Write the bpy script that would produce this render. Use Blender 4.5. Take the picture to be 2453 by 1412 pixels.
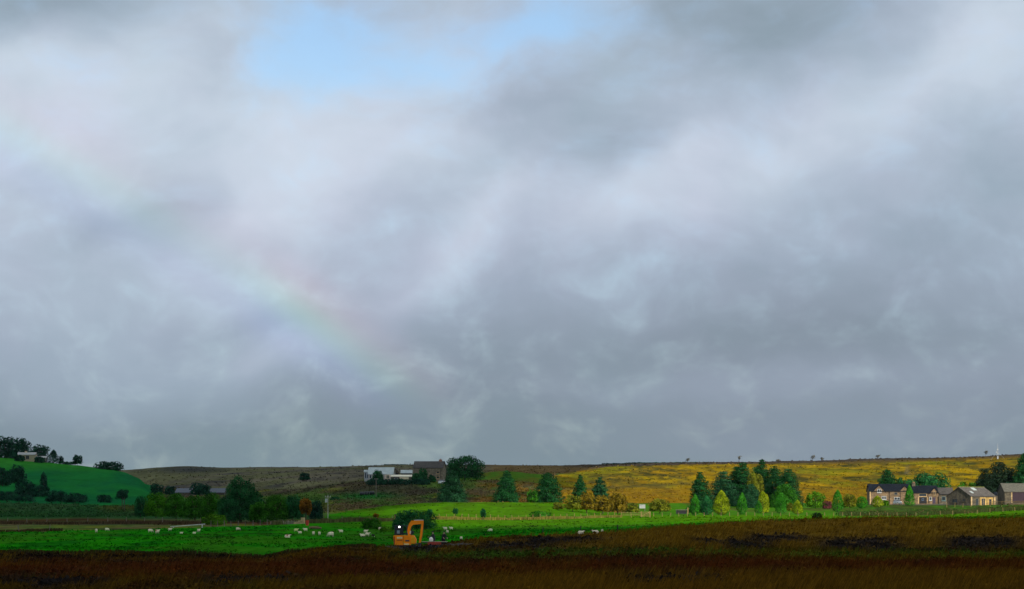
import bpy, bmesh, math, random
import numpy as np
from mathutils import Vector, Matrix
for o in list(bpy.data.objects): bpy.data.objects.remove(o)
SC = bpy.context.scene; COL = SC.collection
random.seed(7); RNG = np.random.default_rng(7)

# ------------------------------------------------------------------ camera
F = 7800.0; CX = 1226.5; YH = 1240.0; CAMZ = 10.0      # focal length, eye axis and eye level of the 2453 x 1412 photograph
cam_d = bpy.data.cameras.new('camera'); cam = bpy.data.objects.new('camera', cam_d); COL.objects.link(cam)
cam.location = (0, 0, CAMZ); cam.rotation_euler = (math.radians(90), 0, 0)
cam_d.sensor_width = 36.0; cam_d.lens = 36.0 * F / 2453.0
cam_d.shift_y = (YH - 706.0) / 2453.0
cam_d.clip_start = 0.5; cam_d.clip_end = 20000
SC.camera = cam
# ------------------------------------------------------------------ light, exposure
SUN_EL = math.radians(29.75); SUN_AZ = math.radians(180 - 29.75)   # behind the camera to its right: opposite the rainbow's centre
SUN_DIR = Vector((math.sin(SUN_AZ) * math.cos(SUN_EL), math.cos(SUN_AZ) * math.cos(SUN_EL), math.sin(SUN_EL)))
sun_d = bpy.data.lights.new('sun', 'SUN'); sun = bpy.data.objects.new('sun', sun_d); COL.objects.link(sun)
sun_d.energy = 5.0; sun_d.angle = math.radians(0.6); sun_d.color = (1.0, 0.93, 0.80)
sun.rotation_euler = (-SUN_DIR).to_track_quat('-Z', 'Y').to_euler()
sun.location = (300, -500, 400)
SC.view_settings.view_transform = 'Standard'; SC.view_settings.look = 'None'
SC.view_settings.exposure = 0.0; SC.view_settings.gamma = 1.0; SC.view_settings.use_curve_mapping = False
SC.render.engine = 'CYCLES'
SC.cycles.use_denoising = True
SC.cycles.max_bounces = 6; SC.cycles.diffuse_bounces = 3; SC.cycles.volume_bounces = 1; SC.cycles.transparent_max_bounces = 8

# ------------------------------------------------------------------ sky: physical sky behind a broken cloud deck, and the rainbow
W = bpy.data.worlds.new('World'); SC.world = W; W.use_nodes = True
nt = W.node_tree; nt.nodes.clear()
def N(t, **kw):
    n = nt.nodes.new(t)
    for k, v in kw.items(): setattr(n, k, v)
    return n
def setin(sock, v):
    if hasattr(v, 'is_linked'): nt.links.new(v, sock)
    else: sock.default_value = v
def M(op, a, b=0.0, c=0.0, clamp=False):
    n = N('ShaderNodeMath', operation=op, use_clamp=clamp)
    setin(n.inputs[0], a); setin(n.inputs[1], b); setin(n.inputs[2], c)
    return n.outputs[0]
def V(op, a, b=(0, 0, 0)):
    n = N('ShaderNodeVectorMath', operation=op); setin(n.inputs[0], a); setin(n.inputs[1], b)
    return n.outputs['Value'] if op in ('DOT_PRODUCT', 'LENGTH') else n.outputs['Vector']
def XYZ(x, y, z):
    n = N('ShaderNodeCombineXYZ'); setin(n.inputs[0], x); setin(n.inputs[1], y); setin(n.inputs[2], z); return n.outputs[0]
def MIXC(f, a, b):
    n = N('ShaderNodeMix', data_type='RGBA'); setin(n.inputs[0], f); setin(n.inputs[6], a); setin(n.inputs[7], b); return n.outputs[2]
def NOISE(vec, scale, detail=4, rough=0.5, dist=0.0, col=False):
    n = N('ShaderNodeTexNoise'); n.inputs['Scale'].default_value = scale; n.inputs['Detail'].default_value = detail
    n.inputs['Roughness'].default_value = rough; n.inputs['Distortion'].default_value = dist
    setin(n.inputs['Vector'], vec); return n.outputs['Color' if col else 'Fac']
def RAMP(f, stops, interp='LINEAR'):
    n = N('ShaderNodeValToRGB'); n.color_ramp.interpolation = interp; e = n.color_ramp.elements
    while len(e) < len(stops): e.new(0.5)
    for el, (p, c) in zip(e, stops): el.position = p; el.color = (*c, 1) if len(c) == 3 else c
    setin(n.inputs[0], f); return n.outputs[0]
geo = N('ShaderNodeTexCoord'); D = V('NORMALIZE', geo.outputs['Generated'])
sp = N('ShaderNodeSeparateXYZ'); nt.links.new(D, sp.inputs[0])
az = M('ARCTAN2', sp.outputs[0], sp.outputs[1]); el = M('ARCSINE', sp.outputs[2])
sx = M('MULTIPLY_ADD', az, 7.8, 1.2265)          # azimuth and elevation, 7.8 units a radian
sy = M('MULTIPLY_ADD', el, -7.8, 1.24)
P0 = XYZ(sx, sy, 0.37)
wv = V('SUBTRACT', NOISE(P0, 2.6, 2, 0.45, col=True), (0.5, 0.5, 0.5))
wv2 = V('SUBTRACT', NOISE(P0, 8.0, 3, 0.55, col=True), (0.5, 0.5, 0.5))
P = V('ADD', P0, V('ADD', V('MULTIPLY', wv, (0.24, 0.20, 0)), V('MULTIPLY', wv2, (0.022, 0.022, 0))))
def BLOBS(rows, start):
    acc = start
    for cx, cy, rx, ry, rot, amp in rows:
        m = N('ShaderNodeMapping', vector_type='TEXTURE'); setin(m.inputs[0], P)
        m.inputs[1].default_value = (cx, cy, 0.37); m.inputs[2].default_value = (0, 0, math.radians(rot))
        m.inputs[3].default_value = (rx * 1.414, ry * 1.414, 1)
        g = M('POWER', 0.36788, V('DOT_PRODUCT', m.outputs[0], m.outputs[0]))
        acc = M('MULTIPLY_ADD', g, amp, acc)
    return acc
ps = N('ShaderNodeSeparateXYZ'); nt.links.new(P, ps.inputs[0])
base = N('ShaderNodeFloatCurve'); cv = base.mapping.curves[0]
base.mapping.use_clip = False
pts_b = [(0.0, 0.60), (0.30, 0.62), (0.42, 0.71), (0.50, 0.71), (0.58, 0.64), (0.66, 0.57), (0.75, 0.46), (0.84, 0.33), (0.92, 0.19), (1.0, 0.07)]
while len(cv.points) < len(pts_b): cv.points.new(0.5, 0.5)
for p_, (a_, b_) in zip(cv.points, pts_b): p_.location = (a_, b_)
base.mapping.update()
setin(base.inputs['Value'], M('MULTIPLY_ADD', ps.outputs[1], 0.65, 0.28, clamp=True))
CLOUD = [(1.95, 0.72, .50, .20, -8, -.07), (2.05, 1.02, .45, .12, 0, .09), (0.72, 0.45, .20, .07, -15, .07), (0.62, 0.66, .10, .05, 30, .06), (1.10, 0.55, .10, .04, -40, .05),  # azimuth, elevation, extents, slant, brightness of the cloud masses
 (0.20, 0.84, .45, .17, 0, .10), (0.05, 0.66, .22, .10, 0, .02), (2.25, 0.70, .45, .20, -15, -.09), (1.50, 0.86, .40, .12, 0, -.07),
 (0.78, 0.34, .36, .14, -8, .17), (0.30, 0.22, .25, .10, -20, .07), (1.02, 0.46, .16, .07, 10, -.05),
 (1.30, 0.22, .15, .060, -12, -.20), (1.47, 0.36, .10, .060, 0, -.20), (1.70, 0.13, .22, .090, -25, -.18), (1.95, 0.16, .16, .09, -20, -.17),
 (1.62, 0.02, .12, .06, -20, -.16), (2.05, 0.00, .22, .06, -10, -.14), (1.20, 0.36, .12, .05, -20, -.08), (1.05, 0.30, .10, .05, 0, -.05),
 (1.63, 0.375, .07, .035, -30, .13), (1.50, 0.50, .18, .055, -8, .15), (2.38, 0.06, .14, .09, -20, .19), (2.05, 0.30, .34, .07, -25, .10), (1.75, 0.42, .22, .05, -20, .05),
 (2.40, 0.42, .14, .12, -20, -.08), (0.06, 0.06, .15, .05, -10, -.24), (0.20, 0.00, .16, .04, 0, -.16), (0.40, 0.09, .14, .06, -20, .06), (0.02, 0.20, .10, .05, 0, .10),
 (0.50, 0.17, .10, .05, -20, -.08), (0.45, 0.49, .055, .045, -30, -.15), (0.30, 0.56, .13, .04, -15, -.12), (0.52, 0.43, .06, .03, 0, .05),
 (0.60, 0.54, .09, .05, 20, .14), (0.52, 0.72, .07, .05, 0, .09), (0.64, 0.85, .12, .040, -8, .17), (0.48, 0.78, .12, .05, 0, -.09), (0.60, 0.62, .05, .04, 0, -.07),
 (1.06, 0.62, .18, .035, -42, .12), (1.28, 0.60, .16, .08, -30, .0), (1.12, 0.76, .12, .10, -35, -.07), (1.86, 0.905, .26, .040, -4, .11), (1.42, 0.94, .2, .03, 0, .05),
 (1.90, 0.80, .3, .06, 0, -.05), (0.60, 1.04, .4, .03, 0, -.06), (1.90, 1.06, .35, .05, 0, .06), (0.17, 0.97, .25, .06, 0, .04),
]
t = BLOBS(CLOUD, base.outputs[0])
cl = M('SUBTRACT', NOISE(V('MULTIPLY', P, (1.0, 1.7, 1)), 3.2, 6, 0.52, 0.1), 0.5)
cl2 = M('SUBTRACT', NOISE(V('MULTIPLY', P, (1.0, 1.5, 1)), 9.0, 5, 0.55, 0.1), 0.5)
damp = M('MULTIPLY_ADD', base.outputs[0], 1.25, 0.02, clamp=True)
t = M('MULTIPLY_ADD', M('MULTIPLY', cl, damp), 0.44, t)
t = M('MULTIPLY_ADD', M('MULTIPLY', cl2, damp), 0.17, t, clamp=True)
ccol = RAMP(t, [(0.0, (0.190, 0.272, 0.302)), (0.2, (0.230, 0.305, 0.360)), (0.42, (0.328, 0.415, 0.503)), (0.62, (0.434, 0.523, 0.626)), (0.80, (0.550, 0.640, 0.742)), (1.0, (0.655, 0.735, 0.838))])
hue = M('SUBTRACT', NOISE(P0, 4.0, 3, 0.5), 0.5)
lil = BLOBS([(1.95, 0.95, .65, .30, 0, .75), (1.0, 0.62, .5, .2, 0, .3)], 0.0)
ccol = MIXC(M('MULTIPLY_ADD', hue, 1.4, M('ADD', lil, 0.2), clamp=True), ccol, V('MULTIPLY', ccol, (1.07, 0.985, 1.025)))
blue = BLOBS([(0.78, 0.11, .13, .09, -15, 1.15), (1.00, 0.17, .14, .06, 15, .45), (1.34, 0.05, .12, .055, -10, 1.0), (1.16, 0.10, .12, .07, 0, .35), (0.66, 0.20, .14, .05, -20, .35), (1.10, -0.15, .5, .06, 0, .2)], 0.0)
blue = M('MULTIPLY_ADD', cl2, 1.3, M('MULTIPLY_ADD', cl, 0.9, blue))
mr = N('ShaderNodeMapRange', interpolation_type='SMOOTHSTEP'); setin(mr.inputs[0], blue)
mr.inputs[1].default_value = -0.1; mr.inputs[2].default_value = 1.35; mr.inputs[3].default_value = 0.0; mr.inputs[4].default_value = 0.82
sky = N('ShaderNodeTexSky', sky_type='NISHITA'); sky.sun_disc = False
sky.sun_elevation = SUN_EL; sky.sun_rotation = SUN_AZ; sky.altitude = 300; sky.air_density = 1.0; sky.dust_density = 0.6; sky.ozone_density = 1.6
BG = 0.10
cloud_rad = V('SCALE', ccol); zen = N('ShaderNodeMapRange', interpolation_type='SMOOTHSTEP'); setin(zen.inputs[0], el)
for i_, v_ in enumerate((0.17, 1.2, 1.0 / BG, 1.75 / BG)): zen.inputs[i_ + 1].default_value = v_          # an overcast sky is brightest overhead
setin(cloud_rad.node.inputs['Scale'], zen.outputs[0])
clear = V('MULTIPLY', sky.outputs[0], (0.99, 1.13, 1.30))
allsky = MIXC(mr.outputs[0], cloud_rad, clear)
# rainbow: sunlight returned by the falling rain at about 42 degrees round the point opposite the sun
ang = M('MULTIPLY', M('ARCCOSINE', V('DOT_PRODUCT', D, tuple(-SUN_DIR))), 57.29578)
def band(c, s):
    q = M('DIVIDE', M('SUBTRACT', ang, c), s); return M('POWER', 0.36788, M('MULTIPLY', q, q))
bow = XYZ(band(42.05, 0.46), band(41.62, 0.36), band(41.15, 0.44))
rain = BLOBS([(0.72, 0.74, .13, .11, 40, .80), (0.90, 0.88, .09, .06, 40, .30), (0.26, 0.44, .22, .13, 35, .36), (0.05, 0.33, .10, .08, 35, .16)], 0.0)
bowc = V('SCALE', V('MULTIPLY', bow, (0.105, 0.105, 0.115))); setin(bowc.node.inputs['Scale'], M('MULTIPLY', rain, 1.0 / BG))
allsky = V('ADD', allsky, bowc)
bg = N('ShaderNodeBackground'); setin(bg.inputs[0], allsky); bg.inputs[1].default_value = BG
W.cycles.sampling_method = 'MANUAL'; W.cycles.sample_map_resolution = 512
ow = N('ShaderNodeOutputWorld'); nt.links.new(bg.outputs[0], ow.inputs[0])

# ------------------------------------------------------------------ helpers
def tag(o, label=None, cat=None, group=None, kind=None):
    if label: o['label'] = label
    if cat: o['category'] = cat
    if group: o['group'] = group
    if kind: o['kind'] = kind
    return o
def empty(name, loc, rz=0.0):
    o = bpy.data.objects.new(name, None); COL.objects.link(o); o.location = loc; o.rotation_euler = (0, 0, rz); o.empty_display_size = 0.3
    return o
def link(name, me, mat=None, parent=None, loc=None):
    o = bpy.data.objects.new(name, me); COL.objects.link(o)
    if mat is not None and not me.materials:
        for m in (mat if isinstance(mat, (list, tuple)) else [mat]): me.materials.append(m)
    if parent is not None: o.parent = parent
    if loc is not None: o.location = loc
    return o
class MB:
    """collects boxes, prisms, tubes and sheets into one mesh"""
    def __init__(s): s.v = []; s.f = []; s.m = []
    def add(s, vs, fs, mi=0):
        k = len(s.v); s.v += [tuple(q) for q in vs]; s.f += [tuple(k + i for i in q) for q in fs]; s.m += [mi] * len(fs); return s
    def box(s, c, size, mi=0, rz=0.0, ry=0.0, taper=1.0):
        hx, hy, hz = size[0] / 2, size[1] / 2, size[2] / 2
        vs = []
        R = Matrix.Rotation(rz, 3, 'Z') @ Matrix.Rotation(ry, 3, 'Y')
        for z in (-1, 1):
            k = taper if z > 0 else 1.0
            for x, y in ((-1, -1), (1, -1), (1, 1), (-1, 1)):
                vs.append(R @ Vector((x * hx * k, y * hy * k, z * hz)) + Vector(c))
        return s.add(vs, [(3, 2, 1, 0), (4, 5, 6, 7), (0, 1, 5, 4), (1, 2, 6, 5), (2, 3, 7, 6), (3, 0, 4, 7)], mi)
    def prism(s, prof, y0, y1, mi=0):
        """profile in x,z extruded along y"""
        n = len(prof)
        vs = [(x, y0, z) for x, z in prof] + [(x, y1, z) for x, z in prof]
        fs = [tuple(range(n)), tuple(range(2 * n - 1, n - 1, -1))] + [(i, i + n, (i + 1) % n + n, (i + 1) % n) for i in range(n)]
        return s.add(vs, fs, mi)
    def tube(s, pts, rad, n=6, mi=0, caps=True):
        pts = [Vector(p) for p in pts]
        rad = rad if isinstance(rad, (list, tuple)) else [rad] * len(pts)
        vs = []
        for i, p in enumerate(pts):
            d = (pts[min(i + 1, len(pts) - 1)] - pts[max(i - 1, 0)]).normalized()
            a = d.orthogonal().normalized() if abs(d.z) > 0.99 else d.cross(Vector((0, 0, 1))).normalized()
            b = d.cross(a).normalized()
            for k in range(n):
                t_ = 2 * math.pi * k / n; vs.append(p + (a * math.cos(t_) + b * math.sin(t_)) * rad[i])
        fs = []
        for i in range(len(pts) - 1):
            for k in range(n): fs.append((i * n + k, i * n + (k + 1) % n, (i + 1) * n + (k + 1) % n, (i + 1) * n + k))
        if caps: fs.append(tuple(range(n - 1, -1, -1))); fs.append(tuple((len(pts) - 1) * n + k for k in range(n)))
        return s.add(vs, fs, mi)
    def mesh(s, name, smooth=False):
        me = bpy.data.meshes.new(name); me.from_pydata(s.v, [], s.f)
        if any(s.m): me.polygons.foreach_set('material_index', s.m)
        if smooth: me.polygons.foreach_set('use_smooth', [True] * len(me.polygons))
        me.update(); return me
    def build(s, name, mat, parent=None, smooth=False, loc=None): return link(name, s.mesh(name, smooth), mat, parent, loc)

def hash2(ix, iy, seed):
    h = (ix.astype(np.int64) * 374761393 + iy.astype(np.int64) * 668265263 + seed * 1442695041) & 0xffffffff
    h = ((h ^ (h >> 13)) * 1274126177) & 0xffffffff
    return ((h ^ (h >> 16)) & 0xffffff) / float(0xffffff)
def vnoise(x, y, seed=0):
    ix = np.floor(x); iy = np.floor(y); fx = x - ix; fy = y - iy
    fx = fx * fx * (3 - 2 * fx); fy = fy * fy * (3 - 2 * fy)
    a = hash2(ix, iy, seed); b = hash2(ix + 1, iy, seed); c = hash2(ix, iy + 1, seed); d = hash2(ix + 1, iy + 1, seed)
    return (a * (1 - fx) + b * fx) * (1 - fy) + (c * (1 - fx) + d * fx) * fy
def fbm(x, y, seed=0, oct=4, rough=0.5):
    s = 0.0; a = 1.0; n = 0.0
    for k in range(oct):
        s = s + a * vnoise(x * 2 ** k + 17.3 * k, y * 2 ** k - 9.1 * k, seed + k); n += a; a *= rough
    return s / n
def smooth(a, b, x): t_ = np.clip((x - a) / (b - a), 0, 1); return t_ * t_ * (3 - 2 * t_)
def pchip(xs, ys, x):
    xs = np.asarray(xs, float); ys = np.asarray(ys, float); h = np.diff(xs); d = np.diff(ys) / h
    m = np.zeros(len(xs)); m[0] = d[0]; m[-1] = d[-1]
    for i in range(1, len(xs) - 1):
        if d[i - 1] * d[i] > 0:
            w1 = 2 * h[i] + h[i - 1]; w2 = h[i] + 2 * h[i - 1]; m[i] = (w1 + w2) / (w1 / d[i - 1] + w2 / d[i])
    x = np.clip(np.asarray(x, float), xs[0], xs[-1]); k = np.clip(np.searchsorted(xs, x) - 1, 0, len(xs) - 2)
    t_ = (x - xs[k]) / h[k]
    return (ys[k] * (1 + 2 * t_) * (1 - t_) ** 2 + m[k] * h[k] * t_ * (1 - t_) ** 2 + ys[k + 1] * t_ ** 2 * (3 - 2 * t_) + m[k + 1] * h[k] * t_ ** 2 * (t_ - 1))

# ------------------------------------------------------------------ materials
MATS = {}
def newmat(name):
    m = bpy.data.materials.new(name); m.use_nodes = True
    t_ = m.node_tree; t_.nodes.clear(); o = t_.nodes.new('ShaderNodeOutputMaterial')
    return m, t_, o
def plain(name, col, rough=0.7, metal=0.0, var=0.25, scale=3.0, spec=0.3, col2=None, stretch=(1, 1, 1), bump=0.0):
    """a paint, stone or wood: base colour broken by noise"""
    key = ('p', name)
    if key in MATS: return MATS[key]
    m, t_, o = newmat(name); L = t_.links.new
    b = t_.nodes.new('ShaderNodeBsdfPrincipled'); b.inputs['Roughness'].default_value = rough; b.inputs['Metallic'].default_value = metal
    b.inputs['Specular IOR Level'].default_value = spec
    tc = t_.nodes.new('ShaderNodeTexCoord'); mp = t_.nodes.new('ShaderNodeMapping'); mp.inputs[3].default_value = stretch; L(tc.outputs['Object'], mp.inputs[0])
    nz = t_.nodes.new('ShaderNodeTexNoise'); nz.inputs['Scale'].default_value = scale; nz.inputs['Detail'].default_value = 6; nz.inputs['Roughness'].default_value = 0.65; L(mp.outputs[0], nz.inputs[0])
    r = t_.nodes.new('ShaderNodeValToRGB'); e = r.color_ramp.elements
    c2 = col2 or tuple(min(1, c * (1 + var)) for c in col)
    e[0].position = 0.33; e[1].position = 0.68
    e[0].color = (*[c * (1 - var) for c in col], 1); e[1].color = (*c2, 1)
    L(nz.outputs[0], r.inputs[0]); L(r.outputs[0], b.inputs['Base Color'])
    if bump:
        bp = t_.nodes.new('ShaderNodeBump'); bp.inputs['Strength'].default_value = bump; bp.inputs['Distance'].default_value = 0.05; L(nz.outputs[0], bp.inputs['Height']); L(bp.outputs[0], b.inputs['Normal'])
    L(b.outputs[0], o.inputs[0]); MATS[key] = m; return m
def masonry(name, c1, c2, mortar, w=0.45, h=0.22):
    """coursed stone, too far away to see the joints singly"""
    key = ('m', name)
    if key in MATS: return MATS[key]
    m, t_, o = newmat(name); L = t_.links.new
    b = t_.nodes.new('ShaderNodeBsdfPrincipled'); b.inputs['Roughness'].default_value = 0.9; b.inputs['Specular IOR Level'].default_value = 0.1
    tc = t_.nodes.new('ShaderNodeTexCoord'); s = t_.nodes.new('ShaderNodeSeparateXYZ'); L(tc.outputs['Object'], s.inputs[0])
    ad = t_.nodes.new('ShaderNodeMath'); L(s.outputs[0], ad.inputs[0]); L(s.outputs[1], ad.inputs[1])
    cb = t_.nodes.new('ShaderNodeCombineXYZ'); L(ad.outputs[0], cb.inputs[0]); L(s.outputs[2], cb.inputs[1])
    br = t_.nodes.new('ShaderNodeTexBrick'); L(cb.outputs[0], br.inputs[0]); br.inputs['Scale'].default_value = 1.0
    br.inputs['Color1'].default_value = (*c1, 1); br.inputs['Color2'].default_value = (*c2, 1); br.inputs['Mortar'].default_value = (*mortar, 1)
    br.inputs['Brick Width'].default_value = w; br.inputs['Row Height'].default_value = h; br.inputs['Mortar Size'].default_value = 0.02
    nz = t_.nodes.new('ShaderNodeTexNoise'); nz.inputs['Scale'].default_value = 1.3; nz.inputs['Detail'].default_value = 6; L(tc.outputs['Object'], nz.inputs[0])
    mx = t_.nodes.new('ShaderNodeMix'); mx.data_type = 'RGBA'; mx.blend_type = 'MULTIPLY'; mx.inputs[0].default_value = 1.0
    r = t_.nodes.new('ShaderNodeValToRGB'); r.color_ramp.elements[0].position = 0.3; r.color_ramp.elements[0].color = (.45, .45, .45, 1); r.color_ramp.elements[1].position = 0.7; r.color_ramp.elements[1].color = (1.25, 1.2, 1.1, 1)
    L(nz.outputs[0], r.inputs[0]); L(br.outputs[0], mx.inputs[6]); L(r.outputs[0], mx.inputs[7]); L(mx.outputs[2], b.inputs['Base Color'])
    L(b.outputs[0], o.inputs[0]); MATS[key] = m; return m
def foliage(name, col, var=0.62, trans=0.10):
    key = ('f', name)
    if key in MATS: return MATS[key]
    m, t_, o = newmat(name); L = t_.links.new
    g = t_.nodes.new('ShaderNodeNewGeometry'); tc = t_.nodes.new('ShaderNodeTexCoord')
    nz = t_.nodes.new('ShaderNodeTexNoise'); nz.inputs['Scale'].default_value = 0.55; nz.inputs['Detail'].default_value = 4; L(tc.outputs['Object'], nz.inputs[0])
    a = t_.nodes.new('ShaderNodeMath'); a.operation = 'MULTIPLY_ADD'; L(g.outputs['Random Per Island'], a.inputs[0]); a.inputs[1].default_value = 0.55; 
    s = t_.nodes.new('ShaderNodeMath'); s.operation = 'MULTIPLY_ADD'; L(nz.outputs[0], s.inputs[0]); s.inputs[1].default_value = 2.2; s.inputs[2].default_value = -0.88
    L(s.outputs[0], a.inputs[2])
    r = t_.nodes.new('ShaderNodeValToRGB'); e = r.color_ramp.elements
    e[0].position = 0.12; e[0].color = (*[c * (1 - var) for c in col], 1)
    e[1].position = 0.95; e[1].color = (min(1, col[0] * (1 + var * 1.9)), min(1, col[1] * (1 + var * 1.3)), col[2] * (1 + var * .5), 1)
    L(a.outputs[0], r.inputs[0])
    d = t_.nodes.new('ShaderNodeBsdfDiffuse'); L(r.outputs[0], d.inputs[0])
    tr = t_.nodes.new('ShaderNodeBsdfTranslucent'); L(r.outputs[0], tr.inputs[0])
    mx = t_.nodes.new('ShaderNodeMixShader'); mx.inputs[0].default_value = trans; L(d.outputs[0], mx.inputs[1]); L(tr.outputs[0], mx.inputs[2])
    L(mx.outputs[0], o.inputs[0]); MATS[key] = m; return m
def cover_mat(name, s1, s2, amp=0.35, rough=0.95, sx=1.0):
    """land cover: the colour of what grows there, broken up by tufts at two sizes"""
    m, t_, o = newmat(name); L = t_.links.new
    at = t_.nodes.new('ShaderNodeAttribute'); at.attribute_name = 'cover'
    tc = t_.nodes.new('ShaderNodeTexCoord'); mp = t_.nodes.new('ShaderNodeMapping'); mp.inputs[3].default_value = (1, .22, 1); L(tc.outputs['Object'], mp.inputs[0])
    n1 = t_.nodes.new('ShaderNodeTexNoise'); n1.inputs['Scale'].default_value = s1; n1.inputs['Detail'].default_value = 6; n1.inputs['Roughness'].default_value = 0.65; L(mp.outputs[0], n1.inputs[0])
    n2 = t_.nodes.new('ShaderNodeTexNoise'); n2.inputs['Scale'].default_value = s2; n2.inputs['Detail'].default_value = 4; n2.inputs['Roughness'].default_value = 0.7; L(mp.outputs[0], n2.inputs[0])
    ad = t_.nodes.new('ShaderNodeMath'); L(n1.outputs[0], ad.inputs[0]); L(n2.outputs[0], ad.inputs[1])
    mr_ = t_.nodes.new('ShaderNodeMapRange'); L(ad.outputs[0], mr_.inputs[0]); mr_.inputs[1].default_value = 0.72; mr_.inputs[2].default_value = 1.28; mr_.inputs[3].default_value = 1 - amp; mr_.inputs[4].default_value = 1 + amp
    vm = t_.nodes.new('ShaderNodeVectorMath'); vm.operation = 'SCALE'; L(at.outputs['Color'], vm.inputs[0]); L(mr_.outputs[0], vm.inputs['Scale'])
    b = t_.nodes.new('ShaderNodeBsdfDiffuse'); L(vm.outputs[0], b.inputs[0])
    bp = t_.nodes.new('ShaderNodeBump'); bp.inputs['Strength'].default_value = 0.5; bp.inputs['Distance'].default_value = 0.15; L(n2.outputs[0], bp.inputs['Height']); L(bp.outputs[0], b.inputs['Normal'])
    L(b.outputs[0], o.inputs[0]); return m

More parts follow.
